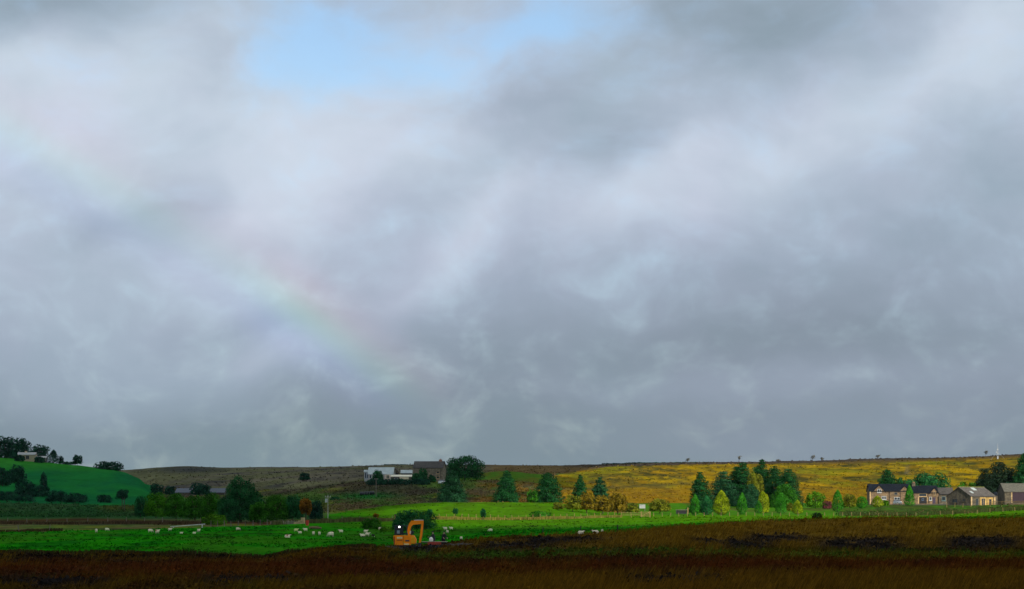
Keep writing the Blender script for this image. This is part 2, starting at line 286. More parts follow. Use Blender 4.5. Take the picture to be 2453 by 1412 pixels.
# ------------------------------------------------------------------ the land: a height field, cut into the fields and moors it consists of
def zz(d, y): return CAMZ + (YH - y) / F * d
COLS = {
 -420: [(25, 2600), (150, 1412), (290, 1329), (400, 1290), (480, 1277), (560, 1262), (640, 1250), (800, 1240), (950, 1220), (1050, 1200), (1200, 1155), (1400, 1100), (1500, 1084), (1700, 1110), (2300, 1120), (4200, 1130)],
 0:    [(25, 2600), (150, 1412), (290, 1329), (400, 1290), (480, 1276), (560, 1262), (640, 1250), (800, 1240), (950, 1222), (1050, 1205), (1200, 1165), (1400, 1112), (1500, 1099), (1700, 1120), (2300, 1130), (4200, 1140)],
 180:  [(25, 2600), (150, 1412), (295, 1330), (400, 1290), (480, 1274), (560, 1262), (640, 1250), (800, 1240), (950, 1225), (1050, 1208), (1200, 1180), (1400, 1128), (1490, 1116), (1700, 1138), (2300, 1130), (4200, 1140)],
 290:  [(25, 2600), (150, 1412), (298, 1331), (400, 1290), (480, 1274), (560, 1263), (640, 1250), (800, 1239), (950, 1224), (1080, 1206), (1200, 1188), (1380, 1142), (1450, 1131), (1650, 1150), (2300, 1128), (4200, 1140)],
 330:  [(25, 2600), (150, 1412), (299, 1332), (400, 1290), (480, 1274), (560, 1263), (640, 1250), (800, 1239), (950, 1223), (1080, 1206), (1200, 1190), (1350, 1157), (1420, 1146), (1600, 1160), (2300, 1125), (4200, 1140)],
 368:  [(25, 2600), (150, 1412), (300, 1332), (400, 1290), (480, 1274), (560, 1263), (640, 1250), (800, 1238), (950, 1222), (1080, 1206), (1200, 1194), (1350, 1178), (1420, 1172), (1650, 1158), (2300, 1122), (4200, 1140)],
 450:  [(25, 2600), (150, 1412), (301, 1334), (400, 1290), (480, 1273), (560, 1262), (640, 1251), (800, 1238), (1000, 1217), (1150, 1197), (1300, 1183), (1420, 1172), (1650, 1152), (2000, 1130), (2300, 1118), (4200, 1140)],
 530:  [(25, 2600), (150, 1412), (302, 1335), (400, 1290), (480, 1273), (560, 1262), (640, 1252), (800, 1238), (1000, 1215), (1150, 1195), (1300, 1182), (1420, 1170), (1650, 1150), (2000, 1132), (2300, 1121), (4200, 1140)],
 640:  [(25, 2600), (150, 1412), (305, 1337), (400, 1291), (480, 1272), (560, 1261), (620, 1255), (750, 1241), (880, 1228), (1000, 1208), (1150, 1190), (1300, 1174), (1600, 1146), (2000, 1130), (2300, 1120), (4200, 1140)],
 800:  [(25, 2600), (150, 1412), (320, 1318), (400, 1293), (480, 1274), (560, 1261), (640, 1250), (720, 1240), (800, 1229), (880, 1218), (960, 1205), (1050, 1190), (1200, 1165), (1400, 1147), (1700, 1131), (2300, 1120), (4200, 1140)],
 920:  [(25, 2600), (150, 1412), (345, 1312), (420, 1290), (500, 1273), (600, 1258), (660, 1247), (740, 1236), (800, 1226), (880, 1212), (960, 1198), (1050, 1182), (1200, 1152), (1350, 1142), (1700, 1128), (2300, 1116), (4200, 1140)],
 1060: [(25, 2600), (150, 1412), (360, 1304), (430, 1285), (500, 1272), (600, 1258), (690, 1246), (780, 1226), (880, 1204), (1000, 1188), (1200, 1153), (1320, 1146), (1600, 1132), (2300, 1115), (4200, 1140)],
 1200: [(25, 2600), (150, 1412), (370, 1288), (450, 1275), (520, 1267), (600, 1257), (720, 1246), (800, 1224), (880, 1205), (1000, 1194), (1200, 1155), (1300, 1148), (1450, 1131), (1700, 1128), (2300, 1115), (4200, 1140)],
 1330: [(25, 2600), (145, 1412), (376, 1282), (450, 1272), (520, 1265), (600, 1256), (730, 1244), (800, 1224), (880, 1207), (1000, 1192), (1200, 1168), (1350, 1150), (1450, 1140), (1700, 1132), (2300, 1116), (4200, 1140)],
 1460: [(25, 2600), (140, 1412), (382, 1277), (450, 1270), (520, 1263), (600, 1254), (740, 1241), (820, 1231), (900, 1222), (1000, 1205), (1200, 1180), (1500, 1135), (1650, 1118), (1800, 1117), (2300, 1113), (4200, 1140)],
 1650: [(25, 2600), (135, 1412), (390, 1262), (450, 1260), (520, 1256), (600, 1249), (700, 1242), (780, 1237), (850, 1228), (900, 1222), (1000, 1208), (1200, 1183), (1500, 1138), (1700, 1114), (1850, 1112), (2300, 1110), (4200, 1140)],
 1900: [(25, 2600), (130, 1412), (300, 1300), (400, 1248), (500, 1248), (600, 1246), (700, 1241), (780, 1236), (850, 1228), (950, 1216), (1050, 1200), (1200, 1176), (1500, 1136), (1850, 1109), (2300, 1108), (4200, 1140)],
 2150: [(25, 2600), (130, 1412), (300, 1296), (400, 1242), (500, 1247), (600, 1246), (700, 1242), (770, 1237), (850, 1225), (930, 1213), (1000, 1207), (1060, 1200), (1200, 1176), (1500, 1133), (1850, 1101), (2300, 1101), (4200, 1130)],
 2300: [(25, 2600), (130, 1412), (300, 1297), (400, 1243), (500, 1246), (600, 1243), (700, 1236), (760, 1231), (850, 1221), (930, 1213), (1000, 1207), (1060, 1200), (1200, 1174), (1500, 1126), (1850, 1098), (2300, 1099), (4200, 1125)],
 2453: [(25, 2600), (130, 1412), (300, 1298), (400, 1243), (500, 1243), (600, 1238), (700, 1226), (760, 1220), (850, 1214), (950, 1210), (1000, 1206), (1060, 1198), (1200, 1170), (1500, 1118), (1850, 1089), (2300, 1094), (4200, 1120)],
 2860: [(25, 2600), (130, 1412), (300, 1300), (400, 1245), (500, 1243), (600, 1236), (700, 1224), (760, 1217), (850, 1212), (950, 1206), (1000, 1202), (1060, 1192), (1200, 1160), (1500, 1105), (1850, 1072), (2300, 1080), (4200, 1110)],
}
XS = np.concatenate([[-9000, -6000, -4000, -2600, -1700, -1100, -750, -550], np.arange(-420, 2861, 5.5), [2990, 3200, 3600, 4200, 5100, 6500, 8500, 11500]]).astype(float)
YS = np.concatenate([[25, 45, 70, 95, 115, 128], np.arange(136, 450, 2.0), np.arange(450, 900, 3.5), np.arange(900, 1620, 8.0), np.arange(1620, 2460, 18.0), [2600, 2900, 3400, 4200]])
cx_ = sorted(COLS)
Zc = np.array([pchip([a for a, b in COLS[c]], [zz(a, b) for a, b in COLS[c]], YS) for c in cx_])         # control column x row
ZG = np.array([pchip(cx_, Zc[:, j], XS) for j in range(len(YS))]).T                                      # x, y
XP, YP = np.meshgrid(XS, YS, indexing='ij'); XW = (XP - CX) / F * YP
def curve(tab): a = np.array(tab, float); return lambda x: np.interp(x, a[:, 0], a[:, 1])
dC = curve([(-400, 290), (0, 290), (360, 300), (640, 305), (800, 322), (920, 345), (1060, 360), (1200, 370), (1330, 376), (1460, 382), (1650, 392), (1900, 402), (2150, 403), (2453, 403), (2860, 403)])
edge_n = (fbm(XW / 6.0, YP / 9.0, 3) - 0.5)
DC = dC(XP) + edge_n * 10
moor_w = 1 - smooth(-6, 6, YP - DC)
hill_w = smooth(1050, 1250, YP)
relief = moor_w * smooth(60, 140, YP) * ((fbm(XW / 5, YP / 7, 11, 4, .55) - .5) * 0.75 + (fbm(XW / 1.6, YP / 2.2, 12, 2) - .5) * 0.30)
relief += (1 - moor_w) * (1 - hill_w) * ((fbm(XW / 12, YP / 16, 13) - .5) * 0.32 + (fbm(XW / 3, YP / 4, 14, 2) - .5) * 0.10)
relief += hill_w * ((fbm(XW / 22, YP / 34, 15, 5) - .5) * 1.5)
ZG = ZG + relief
def gz(X, Y):
    xp = CX + F * np.asarray(X, float) / np.asarray(Y, float); Y = np.asarray(Y, float)
    i = np.clip(np.searchsorted(XS, xp) - 1, 0, len(XS) - 2); j = np.clip(np.searchsorted(YS, Y) - 1, 0, len(YS) - 2)
    a = np.clip((xp - XS[i]) / (XS[i + 1] - XS[i]), 0, 1); b = np.clip((Y - YS[j]) / (YS[j + 1] - YS[j]), 0, 1)
    return (ZG[i, j] * (1 - a) + ZG[i + 1, j] * a) * (1 - b) + (ZG[i, j + 1] * (1 - a) + ZG[i + 1, j + 1] * a) * b
def gpt(xpx, Y, dz=0.0):
    X = (xpx - CX) / F * Y; return Vector((X, Y, float(gz(X, Y)) + dz))
def ppm(Y): return F / Y
YI = YH - (ZG - CAMZ) * F / YP           # where each point of the land would fall in the photograph's rows
def mixc(a, b, w): return a * (1 - w[..., None]) + np.array(b) * w[..., None]
fw = smooth(600, 950, YP)
def two(near, far): return near * (1 - fw) + far * fw
nA = two(fbm(XW / 3.2, YP / 15, 21, 5, .55), fbm(XW / 7, YP / 48, 31, 5, .6)); nB = two(fbm(XW / 1.3, YP / 6, 22, 4, .6), fbm(XW / 2.6, YP / 16, 32, 4, .6))
nC = two(fbm(XW / 16, YP / 40, 23, 4, .55), fbm(XW / 40, YP / 130, 33, 4, .55)); nD = two(fbm(XW / 7, YP / 26, 24, 5, .6), fbm(XW / 16, YP / 95, 34, 5, .62))
# zones
gold_y = curve([(1250, 1160), (1300, 1150), (1330, 1140), (1380, 1130), (1460, 1119), (1640, 1114), (1900, 1111), (2050, 1106), (2200, 1102), (2453, 1092), (2860, 1076)])
pastF = curve([(-420, 486), (0, 486), (110, 486), (250, 500), (480, 545), (640, 588), (755, 640), (785, 770), (840, 830), (920, 880), (1060, 884), (1320, 890), (1400, 880), (1500, 830), (1600, 800), (1900, 795), (2050, 785), (2160, 775), (2300, 762), (2453, 750), (2860, 740)])
PF = pastF(XP) + (fbm(XW / 8, YP / 8, 5) - .5) * 14
ZONE = np.full(XP.shape, 4)                                      # rough pasture
ZONE[(YP > 1560) | ((YP > 1250) & (XP > 365) & (XP < 1330) & (YI < 1172 + (nC - .5) * 22))] = 5          # far heather moor
ZONE[(XP > 1290) & (YP > 890) & (YI > gold_y(XP) - 0.5)] = 6                       # golden moor grass
ZONE[(XP > 1500) & (YP > 780) & (YP < 1015 + (nC - .5) * 40)] = 7                           # gardens and yard
ZONE[(XP < 376) & (YP > 1045 + (nC - .5) * 30) & (YP <= 1570)] = 3                          # hill pasture
ZONE[(XP > 1085) & (XP < 1320) & (YP > 1255) & (YP < 1480)] = 8                        # upper field
ZONE[YP < PF] = 2
ZONE[YP < DC] = 1
C = np.zeros(XP.shape + (3,))
def put(z, arr): C[ZONE == z] = arr[ZONE == z]
one = np.ones(XP.shape)
# foreground moor
YW = YI + (nC - .5) * 34 + (nD - .5) * 16
m = mixc(np.ones(C.shape) * np.array((.070, .038, .0030)), (.042, .016, .0035), smooth(.42, .62, nA))
m = mixc(m, (.016, .010, .007), smooth(.50, .62, nD) * .85)
m = mixc(m, (.034, .038, .006), smooth(.55, .7, nB) * .45)
red = np.exp(-((YW - 1368 + (XP - 1200) * .004) / 17) ** 2) * (.45 + .9 * nA); m = mixc(m, (.058, .015, .0035), np.clip(red, 0, .9))
grn = np.exp(-((YI + (YW - YI) * .45 - np.interp(XP, [0, 900, 1060, 1400, 2453], [1300, 1330, 1336, 1326, 1332])) / 7) ** 2) * smooth(860, 1080, XP) * smooth(.3, .6, nB + .2 * nA); m = mixc(m, (.030, .070, .006), np.clip(grn, 0, .85))
ochre = smooth(1380, 1402, YW + (XP - 1226) * .012) * smooth(500, 1500, XP + (nD - .5) * 500); m = mixc(m, (.095, .047, .004), np.clip(ochre, 0, .85))
dark = np.exp(-((YI - 1337) / 6.5) ** 2) * (1 - smooth(600, 700, XP)) * smooth(.3, .5, nA); m = mixc(m, (.008, .006, .006), np.clip(dark, 0, .9))
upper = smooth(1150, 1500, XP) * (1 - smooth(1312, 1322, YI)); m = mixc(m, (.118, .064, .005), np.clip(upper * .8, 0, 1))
for hx, hy, hw, hh in ((2060, 1306, 105, 16), (2350, 1303, 95, 17), (1860, 1291, 75, 10), (1790, 1310, 60, 8), (1350, 1295, 110, 7), (1240, 1308, 90, 6), (1000, 1318, 40, 7), (1720, 1300, 70, 6), (600, 1398, 130, 9), (130, 1404, 120, 8), (1620, 1396, 130, 6)):
    q = np.exp(-((XP - hx) / hw) ** 4 - ((YI - hy) / hh) ** 4) * smooth(.2, .38, nB); m = mixc(m, (.014, .012, .012), np.clip(q * 1.2, 0, .95))
put(1, m)
# sheep pasture: cooler near; the lit far part painted with the sun's warmth
m = mixc(np.ones(C.shape) * np.array((.009, .160, .0025)), (.004, .070, .004), smooth(.48, .64, nA) * .8); m = mixc(m, (.022, .20, .003), smooth(.52, .66, nD) * .6); m = mixc(m, (.030, .095, .006), smooth(.50, .60, nC) * .6)
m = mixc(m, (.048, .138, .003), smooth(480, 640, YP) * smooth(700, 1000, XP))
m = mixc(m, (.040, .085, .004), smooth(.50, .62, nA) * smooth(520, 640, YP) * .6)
ditch = np.exp(-((YI - np.interp(XP, [0, 230, 640, 900, 1200, 1500], [1281, 1284, 1280, 1285, 1262, 1260])) / 1.8) ** 2) * smooth(.42, .58, nB) * smooth(200, 300, XP) * (1 - smooth(1500, 1600, XP)); m = mixc(m, (.020, .030, .006), np.clip(ditch * .9, 0, .85))
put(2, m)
# left hill pasture
m = mixc(np.ones(C.shape) * np.array((.009, .118, .022)), (.006, .088, .026), smooth(.4, .65, nD)); m = mixc(m, (.026, .165, .012), smooth(1140, 1104, YI) * .8)
put(3, m)
# rough pasture
m = mixc(np.ones(C.shape) * np.array((.055, .100, .018)), (.095, .070, .032), smooth(.45, .6, nD)); m = mixc(m, (.125, .135, .018), smooth(.54, .66, nA) * .8); m = mixc(m, (.042, .032, .024), smooth(.53, .64, nC) * .8)
low = (1 - smooth(740, 800, XP)); m = mixc(m, (.010, .055, .016), low * smooth(1252, 1240, YI) * smooth(1190, 1205, YI) * .85)
brn = low * np.exp(-((YI - np.interp(XP, [0, 200, 400, 640], [1250, 1245, 1251, 1254])) / 3.6) ** 2); m = mixc(m, (.050, .024, .010), np.clip(brn * 1.1, 0, .95))
m = mixc(m, (.055, .060, .012), low * smooth(215, 270, XP) * np.exp(-((YI - 1217) / 9) ** 2) * .8)
m = mixc(m, (.012, .110, .016), np.exp(-((XP - 880) / 75) ** 2 - ((YI - 1191) / 8) ** 2) * .95)
m = mixc(m, (.125, .070, .012), smooth(1110, 1160, XP) * smooth(1150, 1165, YI) * smooth(.3, .5, nA) * .9)
put(4, m)
# far heather moor
m = mixc(np.ones(C.shape) * np.array((.105, .092, .058)), (.050, .045, .043), smooth(.45, .62, nD)); m = mixc(m, (.095, .098, .038), smooth(.48, .62, nC) * .7)
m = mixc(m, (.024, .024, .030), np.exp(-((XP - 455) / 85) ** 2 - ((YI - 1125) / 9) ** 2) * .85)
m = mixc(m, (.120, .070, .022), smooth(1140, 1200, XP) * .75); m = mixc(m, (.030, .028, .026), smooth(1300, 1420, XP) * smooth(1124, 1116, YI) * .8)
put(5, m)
# golden moor grass, with olive lawns, and hummock relief painted in as dark streaks
m = mixc(np.ones(C.shape) * np.array((.235, .155, .0045)), (.130, .120, .007), smooth(.44, .56, nC))
m = mixc(m, (.170, .100, .006), smooth(.47, .58, nD) * .8)
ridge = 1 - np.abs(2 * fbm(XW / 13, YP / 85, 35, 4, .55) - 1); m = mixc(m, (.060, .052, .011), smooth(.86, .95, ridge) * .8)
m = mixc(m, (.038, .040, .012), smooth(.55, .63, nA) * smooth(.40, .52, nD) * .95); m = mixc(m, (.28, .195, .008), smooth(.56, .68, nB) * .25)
m = mixc(m, (.185, .100, .006), smooth(1150, 1190, YI) * .65)
drk = np.exp(-((YI - np.interp(XP, [1400, 1650, 1900, 2453], [1172, 1158, 1170, 1160])) / 4) ** 2) * (1 - smooth(1850, 1950, XP)); m = mixc(m, (.060, .052, .016), np.clip(drk * .8 * (nB + .4), 0, .9))
m = mixc(m, (.075, .050, .018), smooth(7, 2, YI - gold_y(XP)) * smooth(1850, 2000, XP) * .9)
track = np.exp(-((XP - (2175 - (YI - 1110) * .12)) / 5) ** 2) * smooth(1112, 1118, YI) * smooth(1142, 1136, YI); m = mixc(m, (.13, .11, .06), np.clip(track * .5, 0, .5))
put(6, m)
# gardens and yard
m = mixc(np.ones(C.shape) * np.array((.040, .130, .006)), (.050, .080, .012), smooth(.45, .62, nA)); m = mixc(m, (.030, .045, .012), smooth(2000, 2100, XP) * smooth(.3, .55, nB) * .85)
m = mixc(m, (.11, .10, .09), smooth(2075, 2095, XP) * smooth(955, 975, YP) * .7)
put(7, m)
m = mixc(np.ones(C.shape) * np.array((.050, .125, .010)), (.09, .10, .012), smooth(.5, .7, nA)); put(8, m)

ZN = {1: ('heather_moor', 'dark brown heather and grass moor in the foreground', .35, 1.2, .55), 2: ('sheep_pasture', 'bright green grazed field where the sheep stand', .25, 1.0, .30), 3: ('hill_pasture', 'green rounded hill pasture on the far left', .12, .5, .22),
      4: ('rough_pasture', 'rough olive and brown grazing below the stone farmhouse', .12, .5, .45), 5: ('far_moorland', 'dark brown moorland on the skyline', .05, .25, .4), 6: ('moorland_hill', 'golden moor grass hillside on the right', .12, .6, .45),
      7: ('garden_ground', 'lawns and yard round the stone houses', .3, 1.0, .35), 8: ('upper_field', 'small green field behind the big round tree', .2, .8, .3)}
nxg, nyg = XP.shape
ids = np.arange(nxg * nyg).reshape(nxg, nyg)
quads = np.stack([ids[:-1, :-1], ids[1:, :-1], ids[1:, 1:], ids[:-1, 1:]], -1).reshape(-1, 4)
zq = ZONE[:-1, :-1].reshape(-1)
VX = np.stack([XW, YP, ZG], -1).reshape(-1, 3); VC = C.reshape(-1, 3)
def fast_mesh(name, verts, faces, smooth_=False):
    me = bpy.data.meshes.new(name); nv = len(verts); nf = len(faces); k = faces.shape[1]
    me.vertices.add(nv); me.vertices.foreach_set('co', np.ascontiguousarray(verts, np.float32).ravel())
    me.loops.add(nf * k); me.loops.foreach_set('vertex_index', np.ascontiguousarray(faces, np.int32).ravel())
    me.polygons.add(nf); me.polygons.foreach_set('loop_start', np.arange(0, nf * k, k, dtype=np.int32))
    if smooth_: me.polygons.foreach_set('use_smooth', np.ones(nf, bool))
    me.update(calc_edges=True); return me
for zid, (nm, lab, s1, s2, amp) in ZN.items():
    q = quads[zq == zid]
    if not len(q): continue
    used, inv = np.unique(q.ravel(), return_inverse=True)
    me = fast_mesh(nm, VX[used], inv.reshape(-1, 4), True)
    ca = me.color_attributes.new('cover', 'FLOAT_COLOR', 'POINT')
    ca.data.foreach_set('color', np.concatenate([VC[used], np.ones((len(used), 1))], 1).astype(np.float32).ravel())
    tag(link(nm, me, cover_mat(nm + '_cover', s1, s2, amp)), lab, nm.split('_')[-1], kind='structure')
g = MB(); R_ = 9000; g.add([(R_ * math.cos(a * math.pi / 16), R_ * math.sin(a * math.pi / 16), 3.0) for a in range(32)], [tuple(range(32))])
tag(g.build('ground', plain('ground_cover', (.04, .06, .012), .95, scale=.02)), 'open country all round the fields and moors', 'ground', kind='structure')

# ------------------------------------------------------------------ unseen cloud added between sun and land, its gap shaped to light the middle distance
H_CL = 760.0; OFF = SUN_DIR * (H_CL / SUN_DIR.z)
gx = np.arange(-900, 1300, 14.0); gy = np.arange(-700, 3200, 14.0)
CXg, CYg = np.meshgrid(gx, gy, indexing='ij')               # ground point that each cloud cell shades
xpx = CX + F * CXg / np.maximum(CYg, 60)
front = np.interp(CXg, [-900, -60, -30, 0, 40, 90, 140, 200, 1300], [2400, 760, 575, 505, 470, 440, 455, 470, 480])
wgl = (fbm(CXg / 90, CYg / 90, 41, 4) - .5) * 46
lit = np.minimum(CYg - front, (CXg - np.interp(CYg, [0, 600, 860, 900, 1000, 1500, 2200, 3200], [-48, -50, -48, -34, -22, -8, 25, 90])) * 1.2) + wgl
mk = np.clip(-lit / 90.0, 0, 1) ** 0.6
mk *= smooth(-700, -600, CYg) * smooth(3200, 3050, CYg) * smooth(-900, -780, CXg) * smooth(1300, 1180, CXg)
puff = fbm(CXg / 130, CYg / 130, 42, 5, .55)
top = H_CL + mk * (50 + 190 * puff); bot = H_CL - mk * (14 + 50 * fbm(CXg / 100, CYg / 100, 43, 4, .55))
vt = np.stack([CXg + OFF.x, CYg + OFF.y, top], -1).reshape(-1, 3); vb = np.stack([CXg + OFF.x, CYg + OFF.y, bot], -1).reshape(-1, 3)
idc = np.arange(CXg.size).reshape(CXg.shape)
qc = np.stack([idc[:-1, :-1], idc[1:, :-1], idc[1:, 1:], idc[:-1, 1:]], -1).reshape(-1, 4)
mkf = mk.ravel(); keep = (mkf[qc].max(1) > 0)
qc = qc[keep]; fc = np.concatenate([qc, qc[:, ::-1] + CXg.size])
used, inv = np.unique(fc.ravel(), return_inverse=True)
cme = fast_mesh('cloud', np.concatenate([vt, vb])[used], inv.reshape(-1, 4), True)
cm, ct, co = newmat('shade_cloud_vapour')
cd = ct.nodes.new('ShaderNodeBsdfDiffuse'); cd.inputs[0].default_value = (.85, .87, .9, 1)
ctr = ct.nodes.new('ShaderNodeBsdfTranslucent'); ctr.inputs[0].default_value = (.95, .96, .97, 1)
cmx = ct.nodes.new('ShaderNodeMixShader'); cmx.inputs[0].default_value = 0.72
ct.links.new(cd.outputs[0], cmx.inputs[1]); ct.links.new(ctr.outputs[0], cmx.inputs[2]); ct.links.new(cmx.outputs[0], co.inputs[0])
tag(link('cloud', cme, cm), 'unseen cloud added overhead, its gap shaped to let the sun through', 'cloud', kind='stuff')

# ------------------------------------------------------------------ plants
PAL = {'dk': (.012, .085, .032), 'md': (.022, .115, .011), 'lt': (.034, .150, .009), 'yl': (.135, .205, .008), 'br': (.150, .075, .012), 'ol': (.100, .130, .014), 'sp': (.009, .058, .021), 'bl': (.013, .062, .032),
       'cy': (.010, .026, .018), 'gr': (.022, .140, .012), 'pu': (.085, .030, .040), 'or': (.120, .100, .012), 'tl': (.009, .050, .036), 'fg': (.050, .170, .010), 'hz': (.09, .10, .09)}
BARK = plain('bark', (.055, .042, .030), .95, scale=6, var=.4, stretch=(1, 1, .3))
def leaves(name, c, nrm, size, mat, parent, rs, flat=0.55, aspect=1.0, loc=None):
    """a crown of many small leaf sprays"""
    n = len(c); r = rs.normal(size=(n, 3)); r /= np.linalg.norm(r, axis=1)[:, None]
    nn = nrm * flat + r * (1 - flat); nn /= np.linalg.norm(nn, axis=1)[:, None] + 1e-9
    a = np.cross(nn, rs.normal(size=(n, 3))); a /= np.linalg.norm(a, axis=1)[:, None] + 1e-9
    b = np.cross(nn, a); s = (size * (0.6 + 0.8 * rs.random(n)))[:, None] * 0.72
    v = np.stack([c - a * s * aspect, c + b * s * .9, c + a * s * aspect, c - b * s * .9], 1).reshape(-1, 3)
    return link(name, fast_mesh(name, v, np.arange(n * 4).reshape(-1, 4)), mat, parent, loc)
def count(w, h, Y): return int(np.clip(w * h * ppm(Y) ** 2 * 1.15, 260, 7000))
def limbs(h, r, w, rs, k=5, crown0=.3):
    b = MB(); b.tube([(0, 0, -.3), (rs.normal() * .02 * h, 0, h * .35), (rs.normal() * .04 * h, rs.normal() * .03 * h, h * .8)], [r, r * .75, r * .25], 7)
    for i in range(k):
        a = 2 * math.pi * (i + rs.random()) / k; z0 = h * (crown0 + .3 * rs.random()); e = w * (.25 + .15 * rs.random())
        b.tube([(0, 0, z0), (math.cos(a) * e * .5, math.sin(a) * e * .5, z0 + h * .12), (math.cos(a) * e, math.sin(a) * e, z0 + h * .28)], [r * .45, r * .3, r * .1], 5)
    return b
def root(name, xc, Y, label, cat, group): return tag(empty(name, gpt(xc, Y)), label, cat, group)
def dims(x0, x1, yt, Y):
    p = gpt((x0 + x1) / 2, Y); return (x1 - x0) / ppm(Y), max(0.5, CAMZ + (YH - yt) / F * Y - p.z)
SEED = [100]
def rs_(): SEED[0] += 1; return np.random.default_rng(SEED[0])
def broad(name, x0, x1, yt, Y, col, label, cat='tree', group=None, lift=.18, nl=11, depth=.9, lean=0.0, dens=1.0, flat=.72, sz=1.0):
    rs = rs_(); w, h = dims(x0, x1, yt, Y); e = root(name, (x0 + x1) / 2, Y, label, cat, group)
    limbs(h, max(.05, .028 * h), w, rs).build('trunk', BARK, e)
    zc = h * (1 + lift) / 2; hz_ = h * (1 - lift) / 2; c = []; nr = []; nn_ = int(count(w, h, Y) * dens)
    cent = [(0, 0, 0, .66)]
    nl = int(nl * 1.7)
    for i in range(nl):
        a = 2 * math.pi * (i * .381966 + rs.random() * .2); u = -0.8 + 1.72 * (i + .5) / nl; q = math.sqrt(max(0, 1 - u * u)); rr = .22 + .17 * rs.random()
        cent.append((math.cos(a) * q * (1 - rr), math.sin(a) * q * (1 - rr), u * (1 - rr * .9), rr))
    if lift < .15:
        for i in range(7):
            a = 2 * math.pi * (i + .3 * rs.random()) / 7; rr = .34 + .08 * rs.random(); cent.append((math.cos(a) * (1 - rr), math.sin(a) * (1 - rr), -.62 + .16 * rs.random(), rr))
    tot = sum(k[3] ** 2 for k in cent)
    for (x, y, z, r) in cent:
        k = int(nn_ * r * r / tot); d = rs.normal(size=(k, 3)); d /= np.linalg.norm(d, axis=1)[:, None]
        rad = r * (.72 + .33 * rs.random(k))[:, None] * (1 + .25 * (vnoise(d[:, 0] * 3 + x * 9, d[:, 2] * 3 + y * 7 + d[:, 1] * 2, 5)[:, None] - .5))
        c.append(np.array((x, y, z)) + d * rad); nr.append(d)
    c = np.concatenate(c); nr = np.concatenate(nr)
    rho = np.hypot(c[:, 0], c[:, 1]); lim = np.sqrt(np.clip(1 - np.clip(c[:, 2] * .98, 0, 1) ** 2, .02, 1)) * (.88 + .26 * vnoise(c[:, 0] * 4 + SEED[0], c[:, 2] * 4 + c[:, 1] * 3, 9)); c[:, :2] *= np.minimum(1, lim / np.maximum(rho, 1e-3))[:, None]
    c[:, 0] += lean * c[:, 2]
    c = c * np.array((w / 2 * 1.12, w / 2 * depth * 1.1, hz_ * 1.06)) + np.array((0, 0, zc)); c[:, 2] = np.maximum(c[:, 2], min(.02, lift * h))
    s = math.sqrt(6.0 * w * h * (1 - lift) / max(1, nn_)) * sz
    leaves('crown', c, nr, np.full(len(c), s), foliage('leaf_' + col, PAL[col]), e, rs, flat)
    return e
def spruce(name, x0, x1, yt, Y, col, label, cat='tree', group=None, prof=.62, lift=.0, dens=1.0, droop=.32, flatn=.36):
    """a dense conifer: boughs in overlapping drooping tiers round a spire"""
    rs = rs_(); w, h = dims(x0, x1, yt, Y); e = root(name, (x0 + x1) / 2, Y, label, cat, group)
    MB().tube([(0, 0, -.3), (0, 0, h * .5), (0, 0, h * .98)], [.022 * h, .014 * h, .003 * h], 7).build('trunk', BARK, e)
    n = int(count(w, h, Y) * 1.3 * dens); L_ = []
    for i in range(24):
        t_ = lift + (1 - lift) * (i + rs.random() * .7) / 24 * .97; R_ = w / 2 * (1 - t_) ** prof * min(1, .82 + t_ * 1.6)
        for j in range(3 if t_ > .75 else 5):
            a = 2.4 * i + 2 * math.pi * j / (3 if t_ > .75 else 5) + rs.random() * .8; lr = (.30 + .16 * rs.random()) * R_ + .03 * w; q = max(0.0, R_ * (.78 + .42 * rs.random()) - lr)
            L_.append((math.cos(a) * q, math.sin(a) * q, t_ * h + .04 * h - droop * q * .5, lr, a))
    tot = sum(k[3] ** 1.6 for k in L_); c = []; nr = []
    for x, y, z, r, a in L_:
        k = max(4, int(n * r ** 1.6 / tot)); d = rs.normal(size=(k, 3)); d /= np.linalg.norm(d, axis=1)[:, None]
        p_ = d * r * (.7 + .4 * rs.random(k))[:, None] * np.array((1, 1, flatn)); p_[:, 2] -= droop * .6 * np.hypot(p_[:, 0], p_[:, 1])
        c.append(p_ + np.array((x, y, z))); d[:, 2] = d[:, 2] * 1.3 + .15; nr.append(d / np.linalg.norm(d, axis=1)[:, None])
    k = max(10, n // 40); tt = rs.random(k); c.append(np.stack([rs.normal(size=k) * .05 * w * (1.2 - tt), rs.normal(size=k) * .05 * w * (1.2 - tt), h * (.8 + .2 * tt)], 1)); nr.append(np.tile((0, 0, 1.), (k, 1)))
    c = np.concatenate(c); nr = np.concatenate(nr); c[:, 2] = np.clip(c[:, 2], .05, h)
    s = math.sqrt(6.5 * w * h * .7 / max(1, len(c)))
    leaves('crown', c, nr, np.full(len(c), s), foliage('leaf_' + col, PAL[col], .6, .08), e, rs, .82, 1.3)
    return e
